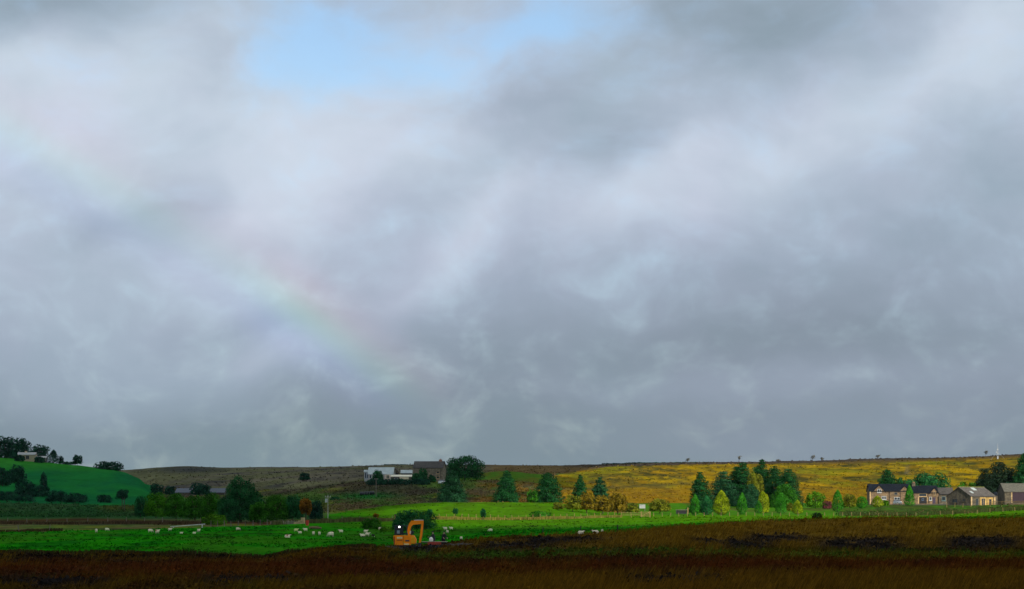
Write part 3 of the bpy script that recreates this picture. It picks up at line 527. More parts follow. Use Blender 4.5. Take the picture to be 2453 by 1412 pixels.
def topiary(name, x0, x1, yt, Y, col, label, cat='tree', group=None, shape='drop', rough=.15, dens=1.0):
    rs = rs_(); w, h = dims(x0, x1, yt, Y); e = root(name, (x0 + x1) / 2, Y, label, cat, group)
    MB().tube([(0, 0, -.2), (0, 0, h * .7)], [.05 * w, .02 * w], 6).build('trunk', BARK, e)
    n = int(count(w, h, Y) * 1.1 * dens); t_ = rs.random(n) ** (.85 if shape != 'ball' else 1); a = rs.random(n) * 2 * math.pi
    if shape == 'drop': R = np.minimum(1, (t_ / .22 + .05) ** .5) * np.clip(1 - ((t_ - .22).clip(0) / .79) ** 1.7, 0, 1) ** .75
    elif shape == 'cone': R = np.minimum(1, (t_ / .08 + .2) ** .5) * (1 - t_) ** .62
    elif shape == 'column': R = np.minimum(1, (t_ / .10 + .1) ** .5) * np.clip(1 - t_ ** 4.0, 0, 1) ** .6
    else: R = np.sqrt(np.clip(1 - (2 * t_ - 1) ** 2, 0, 1)) * .97 + .03
    lump = 1 + rough * 2 * (fbm(a * 1.6 + 3 * SEED[0], t_ * 6, SEED[0], 3) - .5) + rough * rs.normal(size=n) * .5
    r = R * lump * w / 2 * (.86 + .14 * rs.random(n))
    c = np.stack([np.cos(a) * r, np.sin(a) * r, t_ * h], 1); nr = np.stack([np.cos(a), np.sin(a), np.full(n, .35) + (t_ > .75) * .5], 1)
    s = math.sqrt(4.6 * w * h * .7 / n)
    leaves('crown', c, nr, np.full(n, s), foliage('leaf_' + col, PAL[col], .55, .08), e, rs, .66)
    return e
def wisp(name, x0, x1, yt, Y, label, group):
    rs = rs_(); w, h = dims(x0, x1, yt, Y); e = root(name, (x0 + x1) / 2, Y, label, 'tree', group)
    b = MB(); b.tube([(0, 0, -.3), (.04 * w, 0, h * .45), (.22 * w, 0, h * .95)], [.16, .13, .04], 5)
    for k in range(6):
        z = h * (.4 + .09 * k); b.tube([(.05 * w, 0, z), (w * (.1 + .4 * rs.random()), rs.normal() * .2 * w, z + h * .12)], [.09, .03], 4)
    b.build('trunk', BARK, e)
    n = 90; t_ = rs.random(n); c = np.stack([w * (.05 + .42 * t_ + .16 * rs.normal(size=n)) - .1 * w, w * .25 * rs.normal(size=n), h * (.5 + .42 * rs.random(n) + .1 * t_)], 1)
    leaves('crown', c, np.tile((0, 0, 1.), (n, 1)), np.full(n, .34), foliage('leaf_hz', PAL['hz']), e, rs, .3)
    return e

# --- left hill
broad('hedge_bush', 34, 60, 1089, 1455, 'tl', 'dark bush hiding the left end of the hilltop bungalow', 'shrub', lift=0)
broad('hedge_bush', 82, 108, 1093, 1455, 'tl', 'dark bush in front of the long hilltop shed', 'shrub', lift=0)
G = 'trees along the left hilltop'
broad('broadleaf_tree', -22, 44, 1043, 1495, 'tl', 'tallest dark round tree on the left hilltop, cut by the picture edge', group=G, lift=-.1)
broad('broadleaf_tree', 28, 76, 1047, 1480, 'tl', 'dark ragged tree between the tallest hilltop tree and the flat-topped one', group=G, lift=-.1)
broad('broadleaf_tree', 68, 119, 1064, 1482, 'tl', 'dark flat-topped wind-shaped tree behind the hilltop house', group=G, lift=-.1, lean=.22, nl=14)
topiary('conifer_tree', 113, 144, 1078, 1478, 'tl', 'bushy pointed conifer at the right end of the hilltop house', group=G, shape='cone', rough=.3)
broad('shrub', 140, 153, 1092, 1470, 'tl', 'small dark bush tucked beside the pointed hilltop conifer', 'shrub', lift=.0)
broad('broadleaf_tree', 174, 198, 1089, 1462, 'tl', 'lone small tree with a round head on the hill skyline', group=G, lift=.1)
broad('shrub', 150, 180, 1106, 1466, 'tl', 'low dark hedge bush left of the lone skyline tree', 'shrub', lift=0)
broad('broadleaf_tree', 226, 295, 1104, 1440, 'tl', 'dome-shaped dark tree low on the right shoulder of the hill', group=G, lift=-.25, nl=12)
G = 'dark trees at the foot of the left hill'
broad('broadleaf_tree', -18, 30, 1118, 1205, 'tl', 'dark tree on the hillside at the left picture edge', group=G, lift=.0)
broad('broadleaf_tree', 22, 64, 1112, 1235, 'tl', 'dark tree highest up the hillside below the field gate', group=G, lift=.0)
broad('broadleaf_tree', 34, 84, 1150, 1130, 'tl', 'dark spreading tree in the middle of the hillside thicket', group=G, lift=.0)
broad('broadleaf_tree', 72, 118, 1160, 1120, 'tl', 'dark tree where the hedge climbing the hill begins', group=G, lift=.0)
broad('shrub', 96, 114, 1130, 1180, 'tl', 'dark hedge bush climbing the green hill beside the thicket', 'shrub', lift=.0)
broad('broadleaf_tree', -14, 42, 1176, 1075, 'tl', 'low dark tree at the bottom left of the thicket', group=G, lift=.0)
broad('broadleaf_tree', 36, 84, 1182, 1068, 'tl', 'low round tree in front of the thicket, second from the picture edge', group=G, lift=.0)
broad('broadleaf_tree', 108, 160, 1174, 1072, 'tl', 'round dark tree in the row at the hill foot, right of the thicket', group=G, lift=.0)
broad('broadleaf_tree', 150, 210, 1180, 1066, 'tl', 'wide low dark tree at the right end of the hill foot row', group=G, lift=.0)
broad('shrub', 232, 268, 1184, 1085, 'tl', 'lone low bush in a dip at the foot of the green hill', 'shrub', lift=.0)
broad('broadleaf_tree', 277, 309, 1172, 985, 'tl', 'dark leaning tree on a bare trunk beside the wooden pole', group=None, lift=.42, lean=.25)
# --- grove left of the middle
G = 'broadleaf trees of the grove by the sheep field'
for a in [(322, 352, 1186, 760, 'dk', 'small dark pointed tree at the left end of the grove'), (346, 402, 1178, 740, 'lt', 'green tree with a sunny top at the left of the grove'), (392, 452, 1180, 715, 'md', 'second sunny-topped green tree from the left end of the grove'),
          (440, 496, 1184, 690, 'md', 'green tree in the grove behind the pale rail'), (476, 530, 1178, 665, 'md', 'green tree in the grove above the light green bush'), (520, 566, 1188, 640, 'dk', 'dark tree filling the grove left of its tall tree'),
          (590, 634, 1176, 650, 'dk', 'dark green tree right against the tall tree of the grove'), (596, 640, 1200, 628, 'md', 'leafy tree low in the grove right of its tall tree'), (636, 690, 1182, 660, 'md', 'round tree of the grove behind the ruined wall'),
          (676, 726, 1184, 665, 'dk', 'dark tree of the grove leaning over the tall wall end'), (740, 774, 1198, 655, 'tl', 'dark blue-green tree at the right end of the grove')]:
    broad('broadleaf_tree', *a[:4], a[4], a[5], group=G, lift=.04, nl=13)
broad('broadleaf_tree', 540, 614, 1139, 645, 'dk', 'tallest tree of the grove, broad and cone-topped', group=G, lift=.02, nl=20, dens=1.3)
broad('broadleaf_tree', 718, 746, 1191, 650, 'br', 'red-brown autumn tree in the grove above the tall wall end', group=G, lift=.2)
broad('shrub', 484, 542, 1230, 588, 'fg', 'light green rounded bush in front of the grove', 'shrub', lift=.0)
G = 'dark trees behind the grove'
broad('broadleaf_tree', 360, 392, 1157, 1250, 'tl', 'dark small tree behind the grove at the end of the green hill', group=G, lift=.05)
broad('broadleaf_tree', 394, 424, 1163, 1260, 'tl', 'dark low tree left of the grey shed behind the grove', group=G, lift=.05)
broad('broadleaf_tree', 455, 504, 1156, 1230, 'tl', 'round dark tree between the two grey shed roofs', group=G, lift=.05)
broad('shrub', 716, 744, 1132, 1420, 'tl', 'lone dark square thicket on the brown moor slope', 'shrub', lift=.0)
broad('shrub', 790, 815, 1190, 1000, 'dk', 'dark bush behind the white pole with the transformer', 'shrub', lift=.0)
# --- middle: farmhouse and spruces
broad('sycamore_tree', 1068, 1159, 1090, 1215, 'dk', 'big round leafy tree towering beside the stone farmhouse', lift=.03, nl=16)
broad('broadleaf_tree', 982, 1020, 1133, 1170, 'dk', 'bushy green tree against the left corner of the stone farmhouse', lift=.0)
broad('broadleaf_tree', 1003, 1024, 1120, 1178, 'dk', 'narrow green tree in front of the stone farmhouse wall', lift=.1)
broad('shrub', 1024, 1046, 1138, 1172, 'dk', 'dark shrub below the arched opening of the stone farmhouse', 'shrub', lift=.0)
broad('broadleaf_tree', 891, 918, 1125, 1172, 'dk', 'dark round tree in front of the white-roofed bungalow', lift=.05)
for i, (a, b, l) in enumerate([(876, 930, 'long dark hedge bush below the white bungalow'), (925, 985, 'dark hedge below the cream shed'), (975, 1030, 'dark hedge bush below the stone farmhouse trees')]):
    broad('hedge_bush', a, b, 1146, 1140, 'tl', l, 'hedge', 'hedge bushes below the farm', lift=.0)
G = 'spruce trees behind the far field'
spruce('spruce_tree', 1038, 1128, 1126, 892, 'bl', 'bluish spruce beside the stone farmhouse, leftmost of the spruces', group=G)
spruce('spruce_tree', 1174, 1254, 1127, 893, 'sp', 'wide spruce with pale drooping branches, second spruce from the farmhouse', group=G)
spruce('spruce_tree', 1270, 1356, 1132, 895, 'sp', 'tall thick dark spruce left of the autumn shrubs', group=G, prof=.42)
broad('broadleaf_tree', 1262, 1290, 1172, 893, 'md', 'low green tree at the left foot of the thick spruce', lift=.0)
spruce('spruce_tree', 1364, 1416, 1137, 897, 'sp', 'narrow spruce rising behind the autumn shrubs', group=G)
spruce('spruce_tree', 1408, 1466, 1144, 905, 'bl', 'blue-grey bushy spruce behind the autumn shrubs', group=G, prof=.4)
G = 'autumn shrubs along the garden edge'
for a in [(1324, 1352, 1203, 806, 'ol', 'small olive shrub at the left end of the autumn row'), (1352, 1392, 1184, 800, 'ol', 'yellow-green shrub in the autumn row below the narrow spruce'), (1384, 1426, 1178, 803, 'or', 'tawny orange shrub in the middle of the autumn row'),
          (1424, 1462, 1184, 806, 'or', 'tawny shrub with green base right of the orange one'), (1458, 1502, 1178, 812, 'or', 'thin russet shrub near the right end of the autumn row'), (1502, 1532, 1205, 822, 'ol', 'small sparse shrub left of the white tank')]:
    broad('autumn_shrub', *a[:4], a[4], a[5], 'shrub', G, lift=.12, dens=.8)
broad('shrub', 1554, 1606, 1194, 830, 'ol', 'round olive bush behind the field gate', 'shrub', lift=.12)
# --- conifer clump on the right
G = 'tall conifers in the dark clump'
for a in [(1704, 1762, 1129, 965, .6, 'bl', 'bluish conifer at the left of the tall clump'), (1738, 1790, 1118, 975, .7, 'sp', 'slim dark conifer in the clump left of the highest pair'), (1752, 1806, 1107, 970, .6, 'sp', 'high conifer with a broad top in the left half of the clump'),
          (1790, 1836, 1117, 985, .6, 'dk', 'dark conifer between the two highest of the clump'), (1806, 1846, 1100, 978, .75, 'sp', 'highest conifer of the clump with a narrow spire'), (1832, 1878, 1117, 975, .6, 'sp', 'dark conifer just right of the highest spire'),
          (1862, 1914, 1124, 965, .5, 'sp', 'broad dark conifer at the right end of the tall clump'), (1776, 1822, 1160, 940, .6, 'bl', 'grey-blue lower conifer in front of the tall clump'), (1850, 1910, 1160, 945, .5, 'md', 'lower green conifer at the right front of the clump')]:
    spruce('conifer_tree', a[0] - 14, a[1] + 14, a[2], a[3], a[5], a[6], group=G, prof=a[4] * .75, dens=1.3)
broad('broadleaf_tree', 1790, 1830, 1130, 950, 'ol', 'olive-green leafy tree among the tall dark conifers', lift=.2)
spruce('cypress_tree', 1642, 1712, 1132, 850, 'sp', 'large dark cypress with a rounded point at the left of the clump', prof=.5, dens=1.2, droop=.15)
G = 'clipped garden conifers'
for a in [(1652, 1678, 1184, 806, 'gr', 'drop', 'small bright green clipped conifer before the large cypress'), (1677, 1709, 1188, 808, 'dk', 'drop', 'dark blue-green clipped conifer before the large cypress'), (1707, 1749, 1175, 808, 'yl', 'drop', 'big yellow-green clipped conifer right of the large cypress'),
          (1764, 1791, 1180, 808, 'gr', 'drop', 'green teardrop conifer before the gap in the clump'), (1815, 1840, 1178, 842, 'yl', 'column', 'tall bright yellow conifer in the middle of the garden row'), (1830, 1843, 1184, 850, 'yl', 'column', 'thin yellow conifer just behind the tall yellow one'),
          (1807, 1827, 1200, 826, 'gr', 'drop', 'short dark green conifer at the foot of the tall yellow one'), (1857, 1884, 1181, 832, 'gr', 'column', 'round-topped green conifer between the two yellow ones'), (1897, 1924, 1198, 822, 'yl', 'drop', 'low yellow dome conifer at the right of the garden row'),
          (1992, 2021, 1174, 850, 'gr', 'drop', 'lone green egg-shaped conifer left of the stone house garden'), (2050, 2079, 1190, 905, 'gr', 'ball', 'round clipped green bush left of the stone house'), (2086, 2117, 1188, 915, 'yl', 'drop', 'yellow-green rounded bush before the left end of the stone house'),
          (2163, 2194, 1162, 955, 'gr', 'cone', 'tall green cone conifer before the middle of the stone house')]:
    topiary('clipped_conifer', *a[:4], a[4], a[6], 'tree', G, a[5])
broad('shrub', 1930, 1977, 1176, 925, 'fg', 'loose light green bush left of the purple bush', 'shrub', lift=.03)
broad('shrub', 1970, 1993, 1199, 900, 'pu', 'small dark purple bush in the garden', 'shrub', lift=.03)
broad('shrub', 2018, 2052, 1182, 915, 'ol', 'loose olive shrub between the egg-shaped conifer and the round bush', 'shrub', lift=.03)
broad('shrub', 2113, 2130, 1198, 945, 'fg', 'small green bush under the left window of the stone house', 'shrub', lift=.0)
broad('shrub', 1884, 1902, 1204, 880, 'ol', 'small olive shrub behind the low yellow dome conifer', 'shrub', lift=.0)
broad('shrub', 1944, 1970, 1227, 425, 'cy', 'dark spiky bush alone on the moor edge', 'shrub', lift=.0, sz=.8)
# --- behind the stone houses
spruce('conifer_tree', 2088, 2162, 1124, 1075, 'sp', 'dark pointed conifer behind the left roof of the stone house', prof=.48)
broad('broadleaf_tree', 2140, 2186, 1142, 1078, 'dk', 'dark low tree behind the middle of the slate roof', lift=.0)
broad('broadleaf_tree', 2180, 2276, 1130, 1085, 'dk', 'wide spreading green tree behind the slate roofs', lift=.0, nl=16)
broad('broadleaf_tree', 2168, 2202, 1146, 1080, 'dk', 'dark small tree behind the chimney of the stone house', lift=.0)
broad('shrub', 2288, 2352, 1153, 1060, 'md', 'green hedge behind the ridge of the stone barn', 'hedge', lift=.0)
G = 'dark cypresses behind the barns'
spruce('cypress_tree', 2326, 2394, 1124, 1050, 'cy', 'dark cypress on the left flank of the black mass by the barn', group=G, prof=.38, droop=.1)
spruce('cypress_tree', 2352, 2436, 1108, 1055, 'cy', 'tallest near-black cypress behind the stone barn', group=G, prof=.32, droop=.1)
spruce('cypress_tree', 2390, 2456, 1122, 1060, 'cy', 'near-black cypress between the tallest one and the edge spruce', group=G, prof=.38, droop=.1)
broad('broadleaf_tree', 2400, 2428, 1154, 1020, 'tl', 'small round dark tree between the two barns', lift=.0)
spruce('spruce_tree', 2404, 2500, 1086, 1050, 'sp', 'tall dark spruce cut by the right picture edge')
# --- bushes in the fields
broad('hawthorn_bush', 942, 1046, 1220, 520, 'dk', 'large dark bush in the field right behind the orange excavator', 'bush', lift=.0, nl=15)
broad('hawthorn_bush', 940, 986, 1247, 505, 'dk', 'low dark bush behind the excavator cab', 'bush', lift=.0)
broad('hawthorn_bush', 866, 914, 1240, 520, 'md', 'green bush in the sheep field left of the excavator', 'bush', lift=.0)
broad('hawthorn_bush', 910, 945, 1262, 500, 'fg', 'small low green bush beside the excavator in the sheep field', 'bush', lift=.0)
G = 'small young trees in the far field'
broad('young_tree', 1022, 1037, 1219, 690, 'dk', 'round dark young tree just above the bush behind the excavator', 'tree', G, lift=.2)
broad('young_tree', 1084, 1098, 1217, 700, 'dk', 'dark young tree with a thin crown left of the round one in the far field', 'tree', G, lift=.4)
broad('young_tree', 1150, 1165, 1218, 705, 'dk', 'round dark young tree in the far field below the second spruce', 'tree', G, lift=.15)
broad('young_tree', 893, 908, 1230, 640, 'br', 'thin brown sapling above the green field bush', 'tree', G, lift=.45, dens=.6)
broad('shrub', 1266, 1322, 1224, 735, 'md', 'wide low dark bush in front of the field fence', 'bush', lift=.0)
# --- skyline trees
G = 'wind-bent trees on the moor skyline'
for a in [(1640, 1652, 1098, 1850, 'leftmost small wind-bent tree on the golden skyline'), (1766, 1774, 1092, 1850, 'thin upright tree on the skyline left of the tall conifers'), (1856, 1868, 1101, 1850, 'tiny bent tree on the skyline right of the highest conifer'),
          (1938, 1952, 1091, 1850, 'larger of the two wind-bent trees right of the conifer clump'), (1962, 1972, 1096, 1850, 'smaller faint tree beside the larger bent skyline tree'), (2094, 2108, 1090, 1850, 'bent tree on the skyline above the stone house'), (2356, 2366, 1080, 1850, 'upright thin tree on the skyline left of the white mast')]:
    wisp('skyline_tree', *a[:4], a[4], G)
for a in [(1440, 1530, 1110, 2290, 'low dark hedge on the skyline left of the golden hill'), (1500, 1600, 1108, 2290, 'middle stretch of the dark skyline hedge'), (1590, 1720, 1108, 2290, 'dark skyline hedge left of the tall conifers'), (1870, 1940, 1105, 2290, 'dark skyline hedge right of the tall conifers'),
          (915, 985, 1113, 2200, 'dark wooded hummock on the skyline behind the farm')]:
    broad('hedge', *a[:4], 'tl', a[4], 'hedge', 'dark hedges on the skyline', lift=.0, depth=.3, nl=24)

# ------------------------------------------------------------------ buildings
STONE = masonry('sandstone', (.27, .185, .11), (.165, .115, .07), (.20, .155, .11))
GREYSTONE = masonry('dark_stone', (.15, .128, .095), (.095, .084, .068), (.12, .105, .08))
PALESTONE = masonry('pale_stone', (.62, .44, .24), (.52, .36, .19), (.5, .4, .26))
SLATE = plain('slate', (.011, .014, .020), .9, scale=2.2, var=.45, spec=.02)
STONESLATE = plain('stone_slate', (.085, .075, .066), .9, scale=1.4, var=.45)
OLDSLATE = plain('old_brown_slate', (.058, .052, .046), .9, scale=1.2, var=.35)
WHITE = plain('white_paint', (.50, .51, .50), .6, scale=2, var=.06)
CREAM = plain('cream_render', (.72, .62, .40), .8, scale=1.0, var=.1)
WROOF = plain('pale_sheet_roof', (.36, .41, .40), .6, scale=.8, var=.14)
GLASS = plain('window_glass', (.025, .035, .045), .12, scale=1, var=.2, spec=.6)
BLACK = plain('black_paint', (.012, .012, .014), .5, scale=3, var=.2)
PURPLE = plain('dark_purple_boards', (.032, .016, .026), .7, scale=2, var=.3, stretch=(4, 4, .3))
TIMBER = plain('new_timber', (.24, .165, .06), .8, scale=4, var=.25, stretch=(1, 1, .2))
OLDWOOD = plain('weathered_wood', (.15, .13, .10), .9, scale=4, var=.3, stretch=(1, 1, .2))
SUNLITSTONE = masonry('sunlit_ochre_stone', (.60, .40, .12), (.46, .30, .10), (.42, .32, .16))
LEAD = plain('moss_ridge', (.22, .24, .07), .9, scale=3, var=.3)

class House:
    """front wall in local x,z at y=0, running back along +y; ridge along x unless told otherwise"""
    def __init__(s, name, label, x0, x1, ybase, Y, yeave, yridge, depth, wall, roof, rz=0.0, cat='house', group=None, over=.25, ridge_x=True, W=None, Hh=None, loc=None):
        k = ppm(Y); s.k = k; s.x0 = x0; s.Y = Y
        base = Vector(((x0 - CX) / k, Y, CAMZ + (YH - ybase) / k)) if loc is None else Vector(loc)
        s.yb = ybase
        g_ = float(gz(base.x, base.y)); s.drop = max(0.3, base.z - g_ + .6)
        s.e = tag(empty(name, base, rz), label, cat, group)
        s.W = (x1 - x0) / k if W is None else W; s.H = (ybase - yeave) / k; s.R = (ybase - yridge) / k; s.D = depth
        W_, H_, R_2, D_ = s.W, s.H, s.R, s.D
        m = MB()
        if ridge_x: m.add([(0, 0, -s.drop), (W_, 0, -s.drop), (W_, D_, -s.drop), (0, D_, -s.drop), (0, 0, H_), (W_, 0, H_), (W_, D_, H_), (0, D_, H_), (0, D_ / 2, R_2 - .08), (W_, D_ / 2, R_2 - .08)],
                      [(0, 1, 5, 4), (2, 3, 7, 6), (1, 2, 6, 9, 5), (3, 0, 4, 8, 7)])
        else: m.add([(0, 0, -s.drop), (W_, 0, -s.drop), (W_, D_, -s.drop), (0, D_, -s.drop), (0, 0, H_), (W_, 0, H_), (W_, D_, H_), (0, D_, H_), (W_ / 2, 0, R_2 - .08), (W_ / 2, D_, R_2 - .08)],
                      [(0, 1, 5, 8, 4), (2, 3, 7, 9, 6), (1, 2, 6, 5), (3, 0, 4, 7)])
        m.build('wall', wall, s.e)
        r = MB(); th = .16
        if ridge_x:
            sl = (R_2 - H_) / (D_ / 2); oz = over * sl
            r.prism_yz = None
            pr = [(-over, H_ - oz), (D_ / 2, R_2), (D_ + over, H_ - oz), (D_ + over, H_ - oz + th), (D_ / 2, R_2 + th), (-over, H_ - oz + th)]
            n = 6; vs = [(-over, y, z) for y, z in pr] + [(W_ + over, y, z) for y, z in pr]
        else:
            sl = (R_2 - H_) / (W_ / 2); oz = over * sl
            pr = [(-over, H_ - oz), (W_ / 2, R_2), (W_ + over, H_ - oz), (W_ + over, H_ - oz + th), (W_ / 2, R_2 + th), (-over, H_ - oz + th)]
            n = 6; vs = [(x, -over, z) for x, z in pr] + [(x, D_ + over, z) for x, z in pr]
        r.add(vs, [(0, 1, 4, 5), (1, 2, 3, 4), (11, 10, 7, 6), (10, 9, 8, 7), (5, 4, 10, 11), (4, 3, 9, 10), (0, 6, 7, 1), (1, 7, 8, 2), (0, 5, 11, 6), (2, 8, 9, 3)])
        s.roof = r.build('roof', roof, s.e)
    def px(s, x, y): return (x - s.x0) / s.k, (s.yb - y) / s.k
    def window(s, x0, x1, y0, y1, frame=None, lights=2, name='window', pane=None, sill=True, y=0.0):
        """x,y in photograph pixels on the front wall"""
        a, zt = s.px(x0, y0); b, zb = s.px(x1, y1); return s.window_m(a, b, zb, zt, frame, lights, name, pane, sill, y)
    def window_m(s, a, b, zb, zt, frame=None, lights=2, name='window', pane=None, sill=True, y=0.0, side=None):
        f = .10; fr = MB()
        def T(x, yy, z): return (x, y + yy, z)
        for c, sz in (((a + f / 2, 0, (zb + zt) / 2), (f, .16, zt - zb)), ((b - f / 2, 0, (zb + zt) / 2), (f, .16, zt - zb)), (((a + b) / 2, 0, zt - f / 2), (b - a - 2 * f, .15, f)), (((a + b) / 2, 0, zb + f / 2), (b - a - 2 * f, .15, f))):
            fr.box(T(c[0], c[1], c[2]), sz)
        for k in range(1, lights): fr.box(T(a + (b - a) * k / lights, 0, (zb + zt) / 2), (f * .9, .14, zt - zb - 2 * f))
        if sill: fr.box(T((a + b) / 2, -.05, zb - .08), (b - a + .25, .22, .12))
        o = fr.build(name, frame or WHITE, s.e)
        MB().box(T((a + b) / 2, -.02, (zb + zt) / 2), (b - a - 2 * f, .06, zt - zb - 2 * f)).build('pane', pane or GLASS, o)
        if side is not None: o.matrix_local = side
        return o
    def slab(s, name, x0, x1, y0, y1, mat, y=-.03, t=.1):
        a, zt = s.px(x0, y0); b, zb = s.px(x1, y1)
        return MB().box(((a + b) / 2, y, (zt + zb) / 2), (b - a, t, zt - zb)).build(name, mat, s.e)
    def dormer(s, x0, x1, ypk, ybot, wall, roof, win=None):
        """a gable rising through the eaves of the front wall"""
        a, zb = s.px(x0, ybot); b, zp = s.px(x1, ypk); c = (a + b) / 2; dd = 2.6
        g_ = MB().prism([(a, zb), (b, zb), (b, s.H - .1), (c, zp), (a, s.H - .1)], -.10, dd).build('gable', wall, s.e)
        q = MB(); ov = .28; sl = (zp - s.H) / ((b - a) / 2)
        for sg in (-1, 1):
            xe = c + sg * ((b - a) / 2 + ov); ze = s.H - .1 - ov * sl
            vs = [(c, -.3, zp), (xe, -.3, ze), (xe, -.3, ze + .17), (c, -.3, zp + .17), (c, dd, zp), (xe, dd, ze), (xe, dd, ze + .17), (c, dd, zp + .17)]
            q.add(vs, [(0, 1, 2, 3), (4, 7, 6, 5), (0, 4, 5, 1), (3, 2, 6, 7), (1, 5, 6, 2)])
        q.build('roof', roof, g_)
        return g_
    def pipe(s, x, y0, y1):
        a, zt = s.px(x, y0); _, zb = s.px(x, y1)
        MB().tube([(a, -.12, zb), (a, -.12, zt)], .07, 6).build('downpipe', BLACK, s.e)
    def chimney(s, x, ytop, ybot, w=.9, mat=None, pots=1):
        a, zt = s.px(x, ytop); _, zb = s.px(x, ybot)
        c = MB().box((a, s.D / 2, (zt + zb) / 2 - .3), (w, .8, zt - zb + .6)).box((a, s.D / 2, zt + .04), (w + .14, .94, .12)).build('chimney', mat or GREYSTONE, s.roof)
        for k in range(pots): MB().tube([(a + (k - (pots - 1) / 2) * .35, s.D / 2, zt), (a + (k - (pots - 1) / 2) * .35, s.D / 2, zt + .45)], [.13, .1], 7).build('chimney_pot', plain('clay', (.30, .14, .08), .8), c)

# long stone house on the right, three roofs stepping down
h = House('stone_house', 'long two-storey stone house with a dark slate roof and gabled windows', 2083, 2178, 1207, 985, 1177, 1160.5, 7.2, STONE, SLATE)
h.dormer(2092, 2120, 1163.5, 1181, STONE, SLATE); h.window(2101.5, 2111, 1172, 1180.5, lights=2, y=-.14)
h.window(2112, 2123, 1189, 1197, WHITE, 3); h.window(2142, 2150, 1180, 1186, OLDWOOD, 1); h.window(2142, 2156, 1191.5, 1200, WHITE, 2)
h.dormer(2155, 2179, 1165, 1182, STONE, SLATE)
h.pipe(2130.5, 1178, 1207); h.pipe(2156.5, 1178, 1207)
h.slab('quoin', 2083.5, 2086, 1178, 1207, PALESTONE); h.slab('gutter', 2083, 2094, 1176.6, 1178, BLACK, -.2, .12); h.slab('gutter', 2118, 2157, 1176.6, 1178, BLACK, -.2, .12)
h = House('converted_barn', 'stone barn house with a wide window above its garage doors, beside the green cone conifer', 2179, 2246, 1207, 987, 1181, 1164.5, 7.2, STONE, SLATE)
h.window(2201, 2220, 1182.5, 1190, PALESTONE, 1); h.slab('garage_door', 2202, 2220, 1191.5, 1206.5, BLACK); h.window(2208, 2213, 1194, 1200, plain('blue_frame', (.10, .14, .22), .6), 1, sill=False, y=-.09)
h.slab('door_surround', 2199.5, 2201.6, 1191.5, 1207, PALESTONE); h.slab('door_surround', 2220.4, 2222, 1191.5, 1207, PALESTONE)
h.dormer(2228, 2248, 1170, 1190, STONE, SLATE); h.window(2237, 2241, 1177, 1186.5, PALESTONE, 1, y=-.14)
h.window(2226, 2232, 1191, 1199, WHITE, 1); h.slab('door', 2234, 2241, 1192, 1207, plain('plum_door', (.05, .035, .06), .6)); h.pipe(2223, 1182, 1207); h.chimney(2192, 1157.5, 1166, 1.0, pots=2)
h = House('stone_cottage', 'low grey stone cottage between the slate barn house and the corner barn', 2247, 2283, 1208, 990, 1184.5, 1169.5, 6.5, GREYSTONE, OLDSLATE)
h.window(2256, 2265, 1190, 1200, plain('teal_frame', (.12, .20, .20), .6), 1); h.slab('gutter', 2247, 2280, 1184, 1185.4, BLACK, -.22, .12); h.pipe(2248.4, 1186, 1208)
# corner barn: gable to the left, long side to the right
Yb = 955; kb = ppm(Yb); pc = Vector(((2325.5 - CX) / kb, Yb, CAMZ + (YH - 1213) / kb))
A_ = math.radians(41)
h = House('corner_barn', 'old stone barn with two rooflights, its ochre front in the sun', 2325, 2390, 1213, Yb, 1189, 1168, 9.2, GREYSTONE, STONESLATE, rz=A_, cat='barn', W=11.0, loc=pc)
h.window_m(7.9, 9.1, .1, 2.2, PALESTONE, 1, 'arched_door', y=-.1); h.window_m(4.6, 6.2, .2, 2.35, PALESTONE, 2, sill=False, y=-.12); h.window_m(2.2, 3.2, .05, 2.3, OLDWOOD, 1, 'barn_door', sill=False)
MB().box((5.4, -.05, 1.3), (3.0, .12, 2.6)).build('sunlit_panel', SUNLITSTONE, h.e)  # the sun on the barn front is put into these panels' ochre colour
MB().box((.25, -.04, 1.45), (.5, .14, 2.9)).build('quoin', PALESTONE, h.e); MB().box((10.6, -.04, 1.45), (.6, .12, 2.9)).build('quoin', PALESTONE, h.e)
MB().box((8.5, -.045, 1.3), (2.6, .1, 2.6)).build('sunlit_side_panel', SUNLITSTONE, h.e)
SL = Matrix.Translation((0, 0, 0)) @ Matrix.Rotation(math.radians(-90), 4, 'Z')
for a, b, z0, z1 in ((-3.2, -1.9, 1.4, 2.3), (-7.2, -5.0, 1.0, 2.2)): h.window_m(a, b, z0, z1, GREYSTONE, 2, side=SL, sill=True)
sl = (h.R - h.H) / (h.D / 2)
for xa, xb, t0, t1 in ((4.6, 6.2, .62, .93), (2.0, 3.0, .28, .52)):
    ya, yb_ = h.D / 2 * t0, h.D / 2 * t1; za, zb_ = h.H + sl * ya + .19, h.H + sl * yb_ + .19
    MB().add([(xa, ya, za), (xb, ya, za), (xb, yb_, zb_), (xa, yb_, zb_), (xa, ya, za - .1), (xb, ya, za - .1), (xb, yb_, zb_ - .1), (xa, yb_, zb_ - .1)], [(0, 1, 2, 3), (4, 7, 6, 5), (0, 4, 5, 1), (1, 5, 6, 2), (2, 6, 7, 3), (3, 7, 4, 0)]).build('rooflight', WROOF, h.roof)
MB().box((5.5, h.D / 2, h.R + .2), (11.4, .3, .14)).build('ridge_tile', LEAD, h.roof)
h = House('barn_lean_to', 'small slate-roofed lean-to behind the corner barn', 2384, 2399, 1207, 985, 1186, 1180, 3.0, GREYSTONE, SLATE, cat='shed')
h = House('field_barn', 'grey stone barn with a dark purple door at the right picture edge', 2407, 2478, 1206, 960, 1178, 1159, 8.0, GREYSTONE, plain('lichen_roof', (.095, .09, .07), .9, scale=1.5, var=.35), cat='barn', rz=.12)
